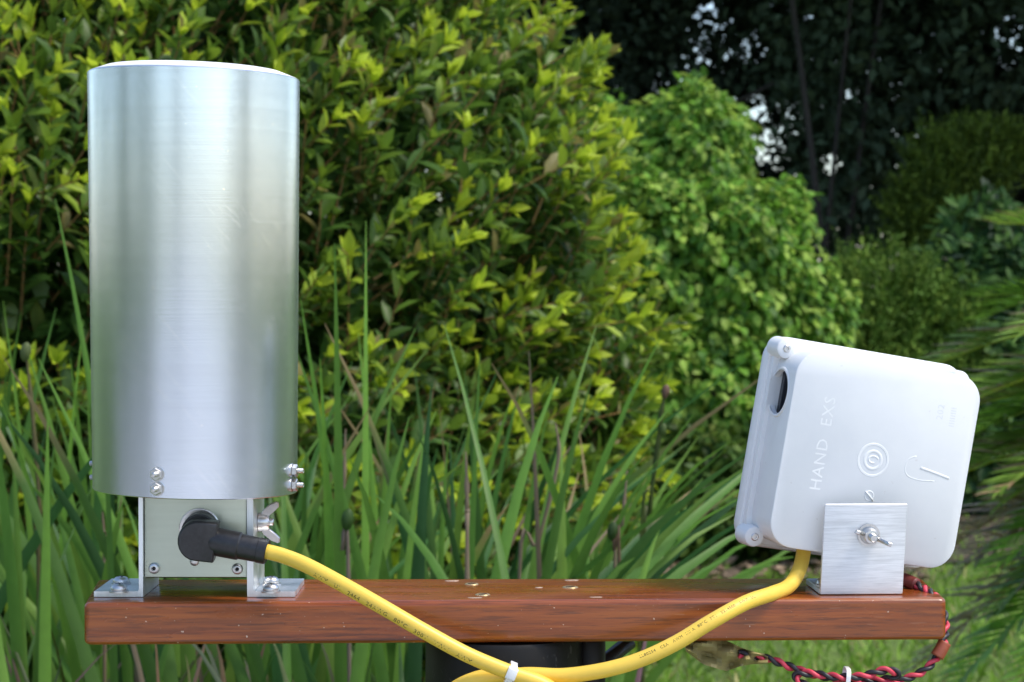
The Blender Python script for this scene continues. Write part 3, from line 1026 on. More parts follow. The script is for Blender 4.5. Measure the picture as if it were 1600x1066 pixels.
HERO = [((86, 310), (140, 600), 2.35, 0.009, 0), ((523, 380), (529, 760), 2.2, 0.0115, 0), ((572, 345), (572, 760), 2.3, 0.010, 0), ((650, 512), (552, 740), 2.4, 0.011, 0),
        ((470, 470), (512, 760), 2.4, 0.010, 0), ((462, 545), (540, 800), 2.25, 0.012, 0), ((750, 552), (738, 800), 2.3, 0.0095, 0), ((768, 568), (852, 730), 2.35, 0.009, 1),
        ((872, 588), (806, 780), 2.15, 0.013, 0), ((932, 508), (866, 740), 2.5, 0.010, 0), ((1032, 528), (935, 740), 2.5, 0.011, 0), ((925, 590), (872, 800), 2.3, 0.011, 0),
        ((1052, 630), (935, 800), 2.4, 0.010, 0), ((1142, 690), (1030, 790), 2.6, 0.010, 0), ((1100, 745), (1025, 860), 2.3, 0.012, 0), ((1090, 640), (985, 800), 2.55, 0.010, 0),
        ((800, 620), (756, 770), 2.45, 0.009, 0), ((672, 640), (645, 820), 2.3, 0.009, 0), ((612, 600), (600, 800), 2.5, 0.010, 0), ((700, 690), (690, 850), 2.5, 0.008, 0),
        ((560, 520), (585, 790), 2.6, 0.010, 0), ((500, 560), (512, 800), 2.3, 0.010, 0), ((640, 650), (590, 860), 2.15, 0.012, 0), ((1240, 870), (1150, 905), 2.7, 0.011, 0),
        ((1190, 840), (1095, 900), 2.6, 0.012, 0), ((1215, 880), (1110, 930), 2.5, 0.013, 0), ((1270, 845), (1170, 900), 2.9, 0.010, 0), ((1120, 770), (1020, 870), 2.7, 0.009, 1),
        ((40, 540), (110, 780), 2.4, 0.011, 0), ((60, 560), (190, 850), 2.3, 0.012, 0), ((5, 470), (45, 800), 2.6, 0.010, 0), ((110, 560), (135, 800), 2.5, 0.010, 0),
        ((0, 620), (85, 900), 2.25, 0.011, 0), ((75, 640), (72, 900), 2.1, 0.012, 0), ((130, 500), (100, 800), 2.6, 0.008, 0), ((20, 690), (30, 930), 2.2, 0.012, 0),
        ((1145, 770), (1060, 850), 2.8, 0.007, 1), ((1140, 790), (1050, 870), 2.9, 0.007, 1)]
for tip, mid, Y, w, dt in HERO:
    g = rng.uniform(0.85, 1.2)
    blade(tip, mid, Y, w * 1.3, (0.14 * g, 0.28 * g, 0.042 * g), rng.normal() * 0.06, bool(dt), rng.normal() * 0.25)
for k in range(220):
    bx = rng.uniform(-60, 1010)
    Y = rng.uniform(2.15, 3.0)
    u = (bx - 420) / 600
    lean = (60 * u + 150 * max(0, u - 0.35)) + rng.normal() * 85
    ty = rng.uniform(560, 900) if rng.random() < 0.8 else rng.uniform(480, 620)
    if bx > 850: ty = rng.uniform(650, 900)
    H = 1000 - ty
    tip = (bx + lean * H / 250, ty)
    mid = (bx + lean * 0.28 * H / 250, 1000 - H * 0.5)
    r = rng.random()
    c = (0.095, 0.205, 0.035) if r < 0.5 else ((0.16, 0.28, 0.045) if r < 0.78 else (0.05, 0.135, 0.035))
    if rng.random() < 0.05: c = (0.26, 0.19, 0.13)
    g = rng.uniform(0.75, 1.2)
    blade(tip, mid, Y, rng.uniform(0.010, 0.0185) * (0.45 if c[0] > 0.22 else 1.0), tuple(x * g for x in c), rng.normal() * 0.08, rng.random() < 0.15, rng.normal() * 0.3)
# short dry leaves and broken blades low at the left and under the plank
for k in range(75):
    bx = rng.uniform(-40, 700) if k < 62 else rng.uniform(700, 1000)
    ty = rng.uniform(940, 1040)
    tip = (bx + rng.normal() * 45, ty); mid = (bx, 1090)
    c = (0.27, 0.20, 0.14) if rng.random() < 0.6 else (0.06, 0.12, 0.025)
    blade(tip, mid, rng.uniform(2.1, 2.5), rng.uniform(0.006, 0.012), tuple(x * rng.uniform(0.6, 1.1) for x in c), rng.normal() * 0.05, False, rng.normal() * 0.8)


def stalk(pts_px, Y, r, mat_col, pod=None, podcol=(0.07, 0.13, 0.03), podr=0.008):
    podr *= 0.75
    pts = [W(x, y, Y) for x, y in pts_px]
    pts.append(Vector((pts[-1].x, Y, 0.0)))
    k = int(np.argmin([abs(W(x, 1000, 2.5).x - pts[-1].x) for x, _ in PLX]))
    V, Fc = tube(catmull(pts, 5), lambda t: r * min(1.0, 0.25 + t * 3.5) * (1 + 0.25 * math.sin(t * 40)), 6)
    V = np.array([tuple(v) for v in V]); Q = np.array([f for f in Fc if len(f) == 4])
    o = np_mesh('flower_stalk', V, Q, np.repeat(np.array([mat_col]), len(V), 0), M_BLADE, plants[k])
    if pod:
        M = frame(W(pod[0], pod[1], Y - 0.004), (0.15, 0, 1))
        pv, pf = lathe([(0.001, -podr * 1.7), (podr * 0.7, -podr * 1.2), (podr, 0), (podr * 0.8, podr * 1.1), (podr * 0.25, podr * 1.7)], 10)
        pv = [M @ v for v in pv]
        V = np.array([tuple(v) for v in pv]); Q = np.array([f for f in pf if len(f) == 4])
        np_mesh('seed_pod', V, Q, np.repeat(np.array([podcol]), len(V), 0), M_BLADE, o)


stalk([(1040, 605), (1032, 660), (1015, 800), (1005, 900)], 2.45, 0.003, (0.09, 0.12, 0.03), (1040, 612), (0.22, 0.13, 0.09), 0.0065)
stalk([(1036, 665), (1020, 760), (1000, 900)], 2.44, 0.002, (0.09, 0.13, 0.03), (1036, 672), (0.10, 0.15, 0.04), 0.006)
stalk([(957, 815), (960, 860), (968, 930)], 2.3, 0.0024, (0.22, 0.14, 0.09), (957, 830), (0.06, 0.11, 0.03), 0.008)
stalk([(543, 795), (535, 860), (545, 930)], 2.2, 0.0024, (0.26, 0.20, 0.16), (543, 812), (0.06, 0.12, 0.03), 0.009)
stalk([(728, 705), (730, 800), (730, 930)], 2.2, 0.0028, (0.36, 0.27, 0.19))
stalk([(980, 735), (972, 820), (960, 930)], 2.35, 0.0022, (0.36, 0.27, 0.19))
stalk([(868, 660), (872, 720), (840, 850), (810, 930)], 2.4, 0.0026, (0.34, 0.26, 0.18))
stalk([(540, 670), (538, 780), (545, 930)], 2.55, 0.0026, (0.36, 0.27, 0.19))
stalk([(40, 545), (50, 640), (62, 800), (60, 930)], 2.35, 0.0026, (0.16, 0.14, 0.06), (40, 550), (0.13, 0.17, 0.06), 0.0085)
stalk([(160, 800), (165, 870), (163, 930)], 2.4, 0.0024, (0.36, 0.27, 0.19))

# --------------------------------- lawn grass and dry litter
n = 24000
yy = rng.uniform(6.0, 17.5, n); xx = rng.uniform(-0.2, 1.0, n) * yy * 0.32 - 0.1
pos = np.stack([xx, yy, np.zeros(n)], 1)
dirs = norm(rng.normal(size=(n, 3)) * np.array([0.5, 0.5, 0]) + np.array([0, 0, 1.0]))
R = frames_np(dirs, rng.normal(size=(n, 3)))
col = np.where(rng.random((n, 1)) < 0.12, np.array([[0.34, 0.32, 0.12]]), np.array([[0.22, 0.38, 0.045]])) * rng.uniform(0.7, 1.3, (n, 1))
lawn = leaf_cloud('lawn_grass', leaf_template([(0, 0.09), (0.5, 0.08), (1, 0.01)], 0.3, 0.3), pos, R, rng.uniform(0.03, 0.065, n), np.full(n, 1.1), col, M_GRASS, None)
tag(lawn, 'short green lawn grass spreading between plank and shrubs', 'grass', kind='stuff')
n = 900
yy = rng.uniform(8.2, 9.6, n); xx = rng.uniform(0.3, 1.7, n)
pos = np.stack([xx, yy, rng.uniform(0.02, 0.05, n)], 1)
R = frames_np(norm(rng.normal(size=(n, 3)) * np.array([1, 1, 0.25])), rng.normal(size=(n, 3)) * 0.4 + np.array([0, 0, 1.0]))
col = np.array([[0.30, 0.22, 0.15]]) * rng.uniform(0.4, 1.3, (n, 1))
tag(leaf_cloud('leaf_litter', T_LEAF, pos, R, rng.uniform(0.04, 0.09, n), np.full(n, 1.2), col, M_DEBRIS, None), 'dry brown leaf litter scattered below the shaded shrub', 'leaf litter', kind='stuff')

# --------------------------------- the plank
ZT = 1.0
TH = 0.0214
FL, FR, BL, BR = G(131, 942, ZT), G(1479, 934.5, ZT), G(152, 905, ZT), G(1441, 903, ZT)


def plank():
    c = (FL + FR + BL + BR) / 4
    me_v, b, seg = [], 0.0026, 5
    # plan outline with slightly eased corners, rounded top and bottom arrises
    P = [FL, FR, BR, BL]

    def outline(ins):
        out = []
        for i in range(4):
            p, a, d = P[i], P[i - 1], P[(i + 1) % 4]
            u = (a - p).normalized(); v = (d - p).normalized()
            r = 0.003
            q = p + (u + v) * ins
            for k in range(4):
                t = k / 3
                out.append(q + u * r * (1 - t) ** 2 + v * r * t ** 2)
        return out
    rows = []
    for k in range(seg + 1):
        a = math.pi / 2 * k / seg
        rows.append([Vector((p.x, p.y, ZT - TH + b - b * math.cos(math.pi / 2 - a) * 0 - b * math.cos(a))) for p in outline(b * (1 - math.sin(a)))])
    nx = 1
    for k in range(seg + 1):
        a = math.pi / 2 * k / seg
        rows.append([Vector((p.x, p.y, ZT - b + b * math.sin(a))) for p in outline(b * (1 - math.cos(a)))])
    o = mobj('wooden_plank', *loops(rows), M_WOOD, None, True, 50, loc=Vector((c.x, c.y, ZT - TH)))
    tag(o, 'varnished red-brown wooden plank with rounded edges carrying canister and box', 'plank')
    for x, y, r in ((737, 913, 0.0036), (754, 929.5, 0.0038), (891, 918, 0.0042)):
        p = G(x, y, ZT)
        sh = mobj('screw_head', *xf(Matrix.Translation((p.x, p.y, ZT - 0.0005)), lathe([(r, 0), (r, 0.0007), (r * 0.85, 0.0010), (r * 0.5, 0.0008), (0.0001, 0.0007)], 20)), M_BRASS, o)
        mobj('slot', *xf(Matrix.Translation((p.x, p.y, ZT + 0.00035)) @ Matrix.Rotation(0.5, 4, 'Z'),
                         join(box(-r * .6, r * .6, -r * .14, r * .14, 0, 0.0003, 0.00005))), M_HOLE, sh)
    for x, y, w, d in ((706, 908, 0.0075, 0.0022), (742, 934.5, 0.0075, 0.0016), (842, 918.5, 0.004, 0.002), (893, 907, 0.0075, 0.002), (931, 933.5, 0.0065, 0.0014)):
        p = G(x, y, ZT)
        rows = []
        for s, z in ((1.0, -0.0002), (0.9, 0.0002), (0.1, 0.0003)):
            rows.append([(p.x + w * 0.5 * s * math.cos(a) * (1 + 0.2 * math.sin(3 * a)), p.y + d * 0.9 * s * math.sin(a) * (1 + 0.3 * math.sin(2 * a + 1)), ZT + z) for a in np.linspace(0, 2 * math.pi, 15)[:-1]])
        mobj('worn_spot', *loops(rows), M_PALE, o)
    return o


plank()

# --------------------------------- post and strut under the plank
ZB = ZT - TH
pc = W(788, 1020, 1.094)
post = thing('support_post', (pc.x, 1.094, 0), 'black scratched round post under the middle of the plank', 'post')
pr = 0.0415
mobj('post', *xf(Matrix.Translation((pc.x, 1.094, 0)), lathe([(pr * 1.0, -0.01), (pr * 1.0, 0.5), (pr * 0.99, 0.95), (pr * 0.985, ZB - 0.0035), (pr * 0.96, ZB - 0.0012), (pr * 0.5, ZB - 0.0004)], 48)), M_POST, post, True, 40)
mobj('collar', *xf(Matrix.Translation((W(922, 1020, 1.094).x - 0.0005, 1.094, 0)), lathe([(0.006, ZB - 0.05), (0.0085, ZB - 0.045), (0.0085, ZB - 0.006), (0.006, ZB - 0.0015)], 16)), M_POST, post)
mobj('strut', *tube([W(905, 1085, 1.11), W(935, 1042, 1.12), W(985, 1002, 1.13)], 0.0042, 10), M_BLACK, post)

# --------------------------------- canister
YC = 1.09
cz0, cz1 = 1.0524, 1.2653
cc = Vector((W(305, 600, YC).x, YC, cz0))
SH = -0.0285                                  # both ends are cut slightly out of square
Rb, Rt = 0.0523, 0.0541


def shear(V, z0=None):
    return [Vector((v[0], v[1], v[2] + SH * v[0])) for v in V]


can = thing('canister', (cc.x, YC, ZT + 0.0095), 'tall aluminium canister with white lid and bolted base box', 'canister')
can['label'] = 'tall brushed aluminium canister with white lid on a small square base'
H = cz1 - cz0
prof = [(0.006, 0.0012), (Rb - 0.003, 0.0012), (Rb - 0.0022, 0.0), (Rb - 0.0004, 0.0), (Rb, 0.0004)]
prof += [(Rb + (Rt - Rb) * t, H * t) for t in list(np.linspace(0.01, 0.99, 14)) + [0.998]]
prof += [(Rt - 0.0004, H), (Rt - 0.0024, H), (Rt - 0.003, H - 0.004)]
v, f = lathe(prof, 128, True, False)
mobj('shell', [cc + p for p in shear(v)], f, M_CAN, can, True, 15)
v, f = lathe([(Rt - 0.0026, H - 0.004), (Rt - 0.0012, H + 0.0001), (Rt - 0.0012, H + 0.0005), (Rt - 0.0090, H + 0.0034), (Rt - 0.0110, H + 0.0037), (0.001, H + 0.0038)], 96)
mobj('lid', [cc + p for p in shear(v)], f, M_LID, can, True, 40)


def hexnut(r, h):
    a = lathe([(r * 0.86, 0), (r, h * 0.12), (r, h * 0.85), (r * 0.86, h)], 6)
    return a


def bolt_nut(parent, M, r=0.0033, h=0.0026, stud=0.0014, sl=0.0055, washer=True):
    vf = hexnut(r, h)
    if washer: vf = join(xf(Matrix.Translation((0, 0, -0.0001)), lathe([(r * 1.12, -0.0006), (r * 1.12, 0.0002)], 20)), vf)
    o = mobj('nut', *xf(M, vf), M_STEEL, parent, False)
    prof = []
    z = h * 0.9
    while z < sl:
        prof += [(stud, z), (stud * 0.86, z + 0.00025)]
        z += 0.0005
    prof += [(stud * 0.8, sl), (stud * 0.3, sl + 0.0002)]
    mobj('bolt_end', *xf(M, lathe(prof, 14)), M_STEEL, o, True, 40)
    return o


for ang in (-12.2, 77.8, 167.8, 257.8):
    a = math.radians(ang)
    dirn = Vector((math.sin(a), -math.cos(a), 0))
    for y in (741, 764):
        z = W(247, y, YC - Rb).z
        rad = Rb + (Rt - Rb) * (z - cz0) / H
        z2 = z + SH * (dirn.x * rad - math.sin(math.radians(-12.2)) * rad) if ang == 77.8 else z
        bolt_nut(can, frame(Vector((cc.x, YC, z2)) + dirn * (rad + 0.0003), dirn, (0, 0, 1)))

# base box between the brackets
PY = 1.068
xl, xr = W(225.5, 840, PY).x, W(386, 840, PY).x
zb = W(300, 903, PY).z
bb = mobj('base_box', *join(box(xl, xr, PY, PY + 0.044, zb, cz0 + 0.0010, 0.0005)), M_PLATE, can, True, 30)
for x, y in ((241, 888), (371, 889)):
    p = W(x, y, PY)
    Mx = frame((p.x, PY, p.z), (0, -1, 0))
    s = mobj('socket_screw', *xf(Mx, lathe([(0.0029, -0.0002), (0.0029, 0.0005), (0.0024, 0.0018), (0.0018, 0.0022), (0.0012, 0.0022), (0.0011, 0.0010), (0.0001, 0.0010)], 20)), M_STEEL, can, True, 35)
    mobj('socket', *xf(Mx, lathe([(0.00105, 0.0011), (0.0010, 0.0013), (0.0001, 0.0013)], 6)), M_DARKSLOT, s)
p = W(304, 877, PY)
mobj('rivet', *xf(frame((p.x, PY, p.z), (0, -1, 0)), lathe([(0.0024, -0.0002), (0.0024, 0.0006), (0.0015, 0.0014), (0.0003, 0.0016)], 16)), M_STEEL, can)
# socket the plug screws into
sp = W(312, 826, PY)
Ms = frame((sp.x, PY, sp.z), (0.02, -1, -0.10), (1, 0, 0))
mobj('socket_nut', *xf(Ms, join(lathe([(0.0105, -0.0003), (0.0105, 0.0008), (0.010, 0.0011)], 28), xf(Matrix.Rotation(0.3, 4, 'Z'), xf(Matrix.Translation((0, 0, 0.001)), lathe([(0.0082, 0), (0.0090, 0.0005), (0.0090, 0.003), (0.0080, 0.0036)], 6))))), M_STEEL, can, True, 30)


def wingnut():
    hub = lathe([(0.0048, 0), (0.0050, 0.0006), (0.0043, 0.0045), (0.0036, 0.0056), (0.0022, 0.0058), (0.0021, 0.0040)], 20)
    parts = [hub]
    prof = [(0.0030, 0.0008), (0.0062, 0.0022), (0.0098, 0.0062), (0.0112, 0.0094), (0.0106, 0.0108), (0.0086, 0.0108), (0.0062, 0.0085), (0.0034, 0.0052)]
    for s in (1, -1):
        rows = []
        for y, sc in ((-0.0011, 0.93), (-0.0008, 1.0), (0.0008, 1.0), (0.0011, 0.93)):
            cx, cz = 0.0072, 0.006
            rows.append([(s * (cx + (x - cx) * sc), y, cz + (z - cz) * sc) for x, z in prof])
        parts.append(loops(rows))
    return join(*parts)


# --------------------------------- the two angle brackets of the canister
BY0, BY1 = 1.0655, 1.113
for side in (0, 1):
    # vertical leg against the base box, foot pointing outwards
    if side == 0:
        vx0, vx1 = W(217, 850, BY0).x, xl - 0.0002
        fx0, fx1 = W(146.5, 925, BY0).x, vx1
        lab = 'aluminium angle bracket with a dome bolt, on the canister side nearest the plank end'
    else:
        vx0, vx1 = xr + 0.0002, W(395.5, 850, BY0).x
        fx0, fx1 = vx0, W(461, 925, BY0).x
        lab = 'aluminium angle bracket with a wing nut, where the yellow cable passes the canister'
    br = thing('angle_bracket', ((fx0 + fx1) / 2, (BY0 + BY1) / 2, ZT), lab, 'bracket', 'brackets under the canister')
    vt = 0.003
    zt = cz0 - 0.0012
    inx = vx0 if side == 0 else vx1          # outer face of vertical leg
    oux = fx0 if side == 0 else fx1
    s = -1 if side == 0 else 1
    w = abs(vx1 - vx0)
    outer = [(vx1 if side == 0 else vx0, ZT + 0.0002), (oux, ZT + 0.0002), (oux, ZT + vt), (inx + s * 0.001, ZT + vt), (inx + s * 0.0003, ZT + vt + 0.0003), (inx, ZT + vt + 0.001), (inx, zt), (vx1 if side == 0 else vx0, zt)]
    rows = []
    cxm = sum(p[0] for p in outer) / len(outer); czm = sum(p[1] for p in outer) / len(outer)
    for y, e in ((BY0, 0.0002), (BY0 + 0.0003, 0.0), (BY1 - 0.0003, 0.0), (BY1, 0.0002)):
        rows.append([(x + math.copysign(e, cxm - x) * 0.5, y, z + math.copysign(e, czm - z) * 0.5) for x, z in outer])
    mobj('angle', *loops(rows), M_ALU_SMALL, br, False)
    for px_, py_ in (((186, 915), (189.5, 903.5)) if side == 0 else ((423, 915), (424, 903.5))):
        q = G(px_, py_ + 1, ZT + vt + 0.003)
        Mx = Matrix.Translation((q.x, q.y, ZT + vt))
        sc = mobj('pan_head_screw', *xf(Mx, lathe([(0.0050, 0), (0.0050, 0.0007), (0.0041, 0.0009), (0.0043, 0.0014), (0.0041, 0.0027), (0.0030, 0.0039), (0.0016, 0.0043), (0.0002, 0.0044)], 26)), M_STEEL, br, True, 40)
        mobj('cross_slot', *xf(Mx @ Matrix.Translation((0, 0, 0.00405)) @ Matrix.Rotation(0.4, 4, 'Z'), join(box(-0.0019, 0.0019, -0.00035, 0.00035, 0, 0.00045, 0.00005), box(-0.00035, 0.00035, -0.0019, 0.0019, 0, 0.0005, 0.00005))), M_DARKSLOT, sc)
    yb = 1.087
    if side == 0:
        q = W(214, 815, yb)
        mobj('dome_bolt', *xf(frame((vx0, yb, q.z), (-1, 0, 0)), lathe([(0.0066, 0), (0.0066, 0.0008), (0.0061, 0.0010), (0.0056, 0.0022), (0.0040, 0.0034), (0.0014, 0.0039), (0.0002, 0.0040)], 24)), M_STEEL, br)
    else:
        q = W(398, 816, yb)
        Mw = frame((vx1 + 0.0002, yb, q.z), (1, 0, 0), (0, -0.25, 1))
        wn_ = mobj('wing_nut', *xf(Mw, wingnut()), M_STEEL, br, True, 35)
        mobj('bolt_end', *xf(Mw, lathe([(0.0019, 0.001), (0.0019, 0.0072), (0.0015, 0.0078), (0.0003, 0.0078)], 14)), M_STEEL, wn_)

# --------------------------------- yellow cable with its angled plug
CR = 0.0038
cable_px = [(412, 861, 1.0480), (440, 868, 1.0460), (480, 884, 1.0400), (540, 916, 1.0325), (600, 950, 1.0270), (660, 985, 1.0240), (730, 1023, 1.0225), (797, 1051, 1.0215),
            (850, 1071, 1.0215), (895, 1105, 1.0215), (920, 1160, 1.0220), (905, 1225, 1.0230), (850, 1275, 1.0240), (775, 1285, 1.0250), (705, 1250, 1.0262), (668, 1185, 1.0272), (675, 1120, 1.0285),
            (712, 1076, 1.0300), (765, 1056, 1.0305), (815, 1057, 1.0300), (870, 1085, 1.0290), (895, 1150, 1.0300), (870, 1220, 1.0320), (800, 1255, 1.0340), (725, 1235, 1.0350), (690, 1175, 1.0355),
            (705, 1105, 1.0360), (750, 1068, 1.0360), (815, 1055, 1.0350), (880, 1056, 1.0330), (945, 1047, 1.0310), (1000, 1031, 1.0310), (1056, 1005, 1.0330), (1112, 971, 1.0370), (1165, 942, 1.0480),
            (1205, 928, 1.0620), (1231, 917, 1.0740), (1246, 897, 1.0850), (1254, 872, 1.0950), (1257, 845, 1.1040)]
cpts = catmull([W(*p) for p in cable_px], 12)
cab = thing('yellow_cable', (W(797, 1060, 1.022).x, 1.022, W(797, 1060, 1.022).z), 'thick yellow cable with black angled plug, coiled below the plank', 'cable')
mobj('jacket', *tube(cpts, CR, 20), M_YELLOW, cab)
# printing wrapped on the jacket
cum = [0.0]
for a_, b_ in zip(cpts, cpts[1:]): cum.append(cum[-1] + (b_ - a_).length)
fr = path_frames(cpts)


def print_on(s, start, size, ang_deg, flip=False):
    V, Fc = text_shape(s, size, 0, 1.15)
    out = []
    for v in V:
        d = start + v.x
        i = min(max(int(np.searchsorted(cum, d)) - 1, 0), len(cpts) - 2)
        t = min(1, max(0, (d - cum[i]) / (cum[i + 1] - cum[i])))
        P = cpts[i].lerp(cpts[i + 1], t)
        T = fr[i][1].lerp(fr[i + 1][1], t).normalized()
        # build the frame from the eye side so the line of print runs along one flank
        n = Vector((0, -1, 0)); n = (n - T * n.dot(T)).normalized(); b = n.cross(T) * -1
        upv = b if b.z > 0 else -b
        th = math.radians(ang_deg) + v.y / CR
        out.append(P + (n * math.cos(th) + upv * math.sin(th)) * (CR * 1.006))
    return mobj('printed_lettering', out, Fc, M_INK, cab, False)


def arc_at(px):
    k = min(range(len(cable_px)), key=lambda i: abs(cable_px[i][0] - px) if (i < 8 or i > 30) else 1e9)
    return cum[min(k * 12, len(cum) - 1)]


print_on('AWM   UL   2464   24AWG   80\u00b0C   300V   VW-1   AWM', 0.031, 0.0032, -44)
print_on('LL80254   CSA   AWM  I/II A  80\u00b0C  FT1   E214500   AWM  UL', cum[12 * 31], 0.0022, 22)

# plug
pl = W(309, 843, 1.050)
plM = frame(pl, (0.03, -1, -0.05), (1, 0, -0.0))
out2 = []
rr_ = 0.0098
for k in range(13):
    a = math.pi / 2 + math.pi * k / 12
    out2.append((-0.0002 + rr_ * math.cos(a) * 0.95, rr_ * math.sin(a) * 1.03))
out2 += [(0.0088, -rr_ * 1.03), (0.0094, -rr_ * 0.98), (0.0098, rr_ * 0.98), (0.0090, rr_ * 1.03)]
tilt = Matrix.Rotation(math.radians(-7), 4, 'Z')
rows = []
for z, sc in ((-0.0055, 0.97), (-0.0050, 1.0), (0.0045, 1.0), (0.0062, 0.95), (0.0066, 0.90)):
    rows.append([(x * sc, y * sc, z) for x, y in out2])
plug = mobj('plug', *xf(plM @ tilt, loops(rows)), M_BLACK, cab, True, 35)
# threaded collar towards the base box
pm = [(0.0082, -0.0160)]
for k in range(6): pm += [(0.0092, -0.0155 + k * 0.0016), (0.0092, -0.0146 + k * 0.0016), (0.0086, -0.0145 + k * 0.0016), (0.0086, -0.0140 + k * 0.0016)]
mobj('threaded_collar', *xf(plM @ tilt @ Matrix.Translation((-0.0002, 0.0025, 0)) , lathe(pm + [(0.0086, -0.0050)], 30)), M_BLACK, plug, True, 40)
s0, s1 = W(336, 846, 1.0500), W(418, 862.5, 1.0475)
Msl = frame(s0, s1 - s0, (0, 0, 1))
Ls = (s1 - s0).length
mobj('sleeve', *xf(Msl, lathe([(0.0066, -0.002), (0.0072, 0), (0.0070, Ls * 0.46), (0.0067, Ls * 0.47), (0.0063, Ls * 0.49), (0.0062, Ls * 0.82), (0.0064, Ls * 0.83), (0.0064, Ls * 0.985), (0.0058, Ls), (0.0040, Ls - 0.0005)], 32)), M_BLACK, plug, True, 35)

# cable tie where the turns cross
tp = W(798, 1051.5, 1.0262)
rows = []
td = (W(815, 1058, 1.026) - W(780, 1044, 1.026)).normalized()
Mt = frame(tp, td, (0, -1, 0))
ring = rrect(0.0186, 0.0098, 0.0044, 5)
ringi = rrect(0.0168, 0.0080, 0.0036, 5)
rows = [[(x, y, z) for x, y in rg] for rg, z in ((ringi, -0.0017), (ring, -0.0017), (ring, 0.0017), (ringi, 0.0017))]
v, f = loops(rows, False, False)
n_ = len(ring)
f += [(j, (j + 1) % n_, 3 * n_ + (j + 1) % n_, 3 * n_ + j) for j in range(n_)]
tie = thing('cable_tie', tp, 'white nylon cable tie binding the crossing turns of yellow cable', 'cable tie')
mobj('strap', *xf(Mt, (v, f)), M_TIE, tie, True, 30)
mobj('tie_head', *xf(Mt @ Matrix.Translation((0.0082, -0.0012, 0)), rr_solid([(0.0040, 0.0058, 0.0008, -0.0024), (0.0044, 0.0062, 0.001, -0.0020), (0.0044, 0.0062, 0.001, 0.0020), (0.0040, 0.0058, 0.0008, 0.0024)], 3)), M_TIE, tie, True, 30)

# --------------------------------- white junction box
K = 1.088 / 1.083
Yaw, Pit, Rol = 0.25704, 0.03525, 0.16398
bc = Vector((0.18742 * K, 1.088, CAMZ + (1.067698 - CAMZ) * K))
bw, bh = 0.10448 * K, 0.10152 * K
Rm = Matrix.Rotation(Yaw, 4, 'Z') @ Matrix.Rotation(Pit, 4, 'X') @ Matrix.Rotation(Rol, 4, 'Y')
# local: x right, y up, z out towards the viewer
MB = Matrix.Translation(bc) @ Rm @ Matrix(((1, 0, 0, 0), (0, 0, -1, 0), (0, 1, 0, 0), (0, 0, 0, 1)))
jb = thing('junction_box', MB @ Vector((0, -bh / 2, -0.022)), 'white plastic junction box tilted on a bracket, embossed back facing out', 'junction box')
DB = 0.031


def box_shell():
    o = rr_solid([(bw - 0.001, bh - 0.001, 0.0128, -DB), (bw - 0.0005, bh - 0.0005, 0.013, -DB + 0.001), (bw, bh, 0.0135, -0.0012), (bw - 0.0006, bh - 0.0006, 0.0133, -0.0004), (bw - 0.0018, bh - 0.0018, 0.0130, 0.0)], 10)
    return o


tmp_out = mobj('body', *xf(MB, box_shell()), M_WHITE, jb, True, 40)
hp = MB @ Vector((-bw / 2, 0.0335, -0.0185))


def cutter(name, vf):
    o = mobj(name, *vf, M_IN, jb, False)
    return o


cav = cutter('cav', xf(MB, rr_solid([(bw - 0.005, bh - 0.005, 0.011, -DB - 0.001), (bw - 0.005, bh - 0.005, 0.011, -0.0025)], 6)))
hole = cutter('hole', xf(MB @ Matrix.Translation((-bw / 2, 0.0268, -0.0180)) @ Matrix.Rotation(math.pi / 2, 4, 'Y'), lathe([(0.0116, -0.006), (0.0116, 0.006)], 40)))
for c_ in (cav, hole):
    md = tmp_out.modifiers.new('cut', 'BOOLEAN')
    md.operation = 'DIFFERENCE'; md.object = c_; md.solver = 'EXACT'
dg = bpy.context.evaluated_depsgraph_get(); dg.update()
nm = bpy.data.meshes.new_from_object(tmp_out.evaluated_get(dg))
tmp_out.modifiers.clear()
nm.materials.clear(); nm.materials.append(M_WHITE)
for p in nm.polygons: p.material_index = 0
tmp_out.data = nm
nm.shade_smooth(); nm.set_sharp_from_angle(angle=math.radians(35))
for c_ in (cav, hole): bpy.data.objects.remove(c_)
# raised rim round the hole, and dark inserts added as the shade inside
HM = MB @ Matrix.Translation((-bw / 2, 0.0268, -0.0180)) @ Matrix.Rotation(-math.pi / 2, 4, 'Y')
mobj('hole_rim', *xf(HM, lathe([(0.0117, -0.0012), (0.0132, -0.0012), (0.0132, 0.0002), (0.0126, 0.0006), (0.0117, 0.0004)], 40, False, False)), M_WHITE, jb, True, 40)
mobj('shade_insert', *xf(MB, join(box(-bw / 2 + 0.004, bw / 4, -0.01, 0.046, -0.0268, -0.0232, 0.0002), box(-bw / 2 + 0.008, -bw / 2 + 0.0095, 0.006, 0.046, -0.0295, -0.004, 0.0002), box(-bw / 2 + 0.0065, -bw / 2 + 0.0078, 0.012, 0.040, -0.0165, -0.0145, 0.0002))), M_IN, jb, False)
mg = 0.0046
lid = mobj('cover', *xf(MB, rr_solid([(bw + 2 * mg - 0.003, bh + 2 * mg - 0.003, 0.0105, -DB - 0.0085), (bw + 2 * mg - 0.0008, bh + 2 * mg - 0.0008, 0.0115, -DB - 0.0078), (bw + 2 * mg, bh + 2 * mg, 0.012, -DB - 0.0065), (bw + 2 * mg, bh + 2 * mg, 0.012, -DB - 0.0012), (bw + 2 * mg - 0.0015, bh + 2 * mg - 0.0015, 0.0112, -DB)], 8)), M_WHITE, jb, True, 35)
mobj('gasket_step', *xf(MB, rr_solid([(bw + mg * 1.1, bh + mg * 1.1, 0.0125, -DB), (bw + mg * 1.1, bh + mg * 1.1, 0.0125, -DB + 0.0035), (bw + mg * 1.0, bh + mg * 1.0, 0.0125, -DB + 0.004)], 8)), M_WHITE, jb, True, 35)
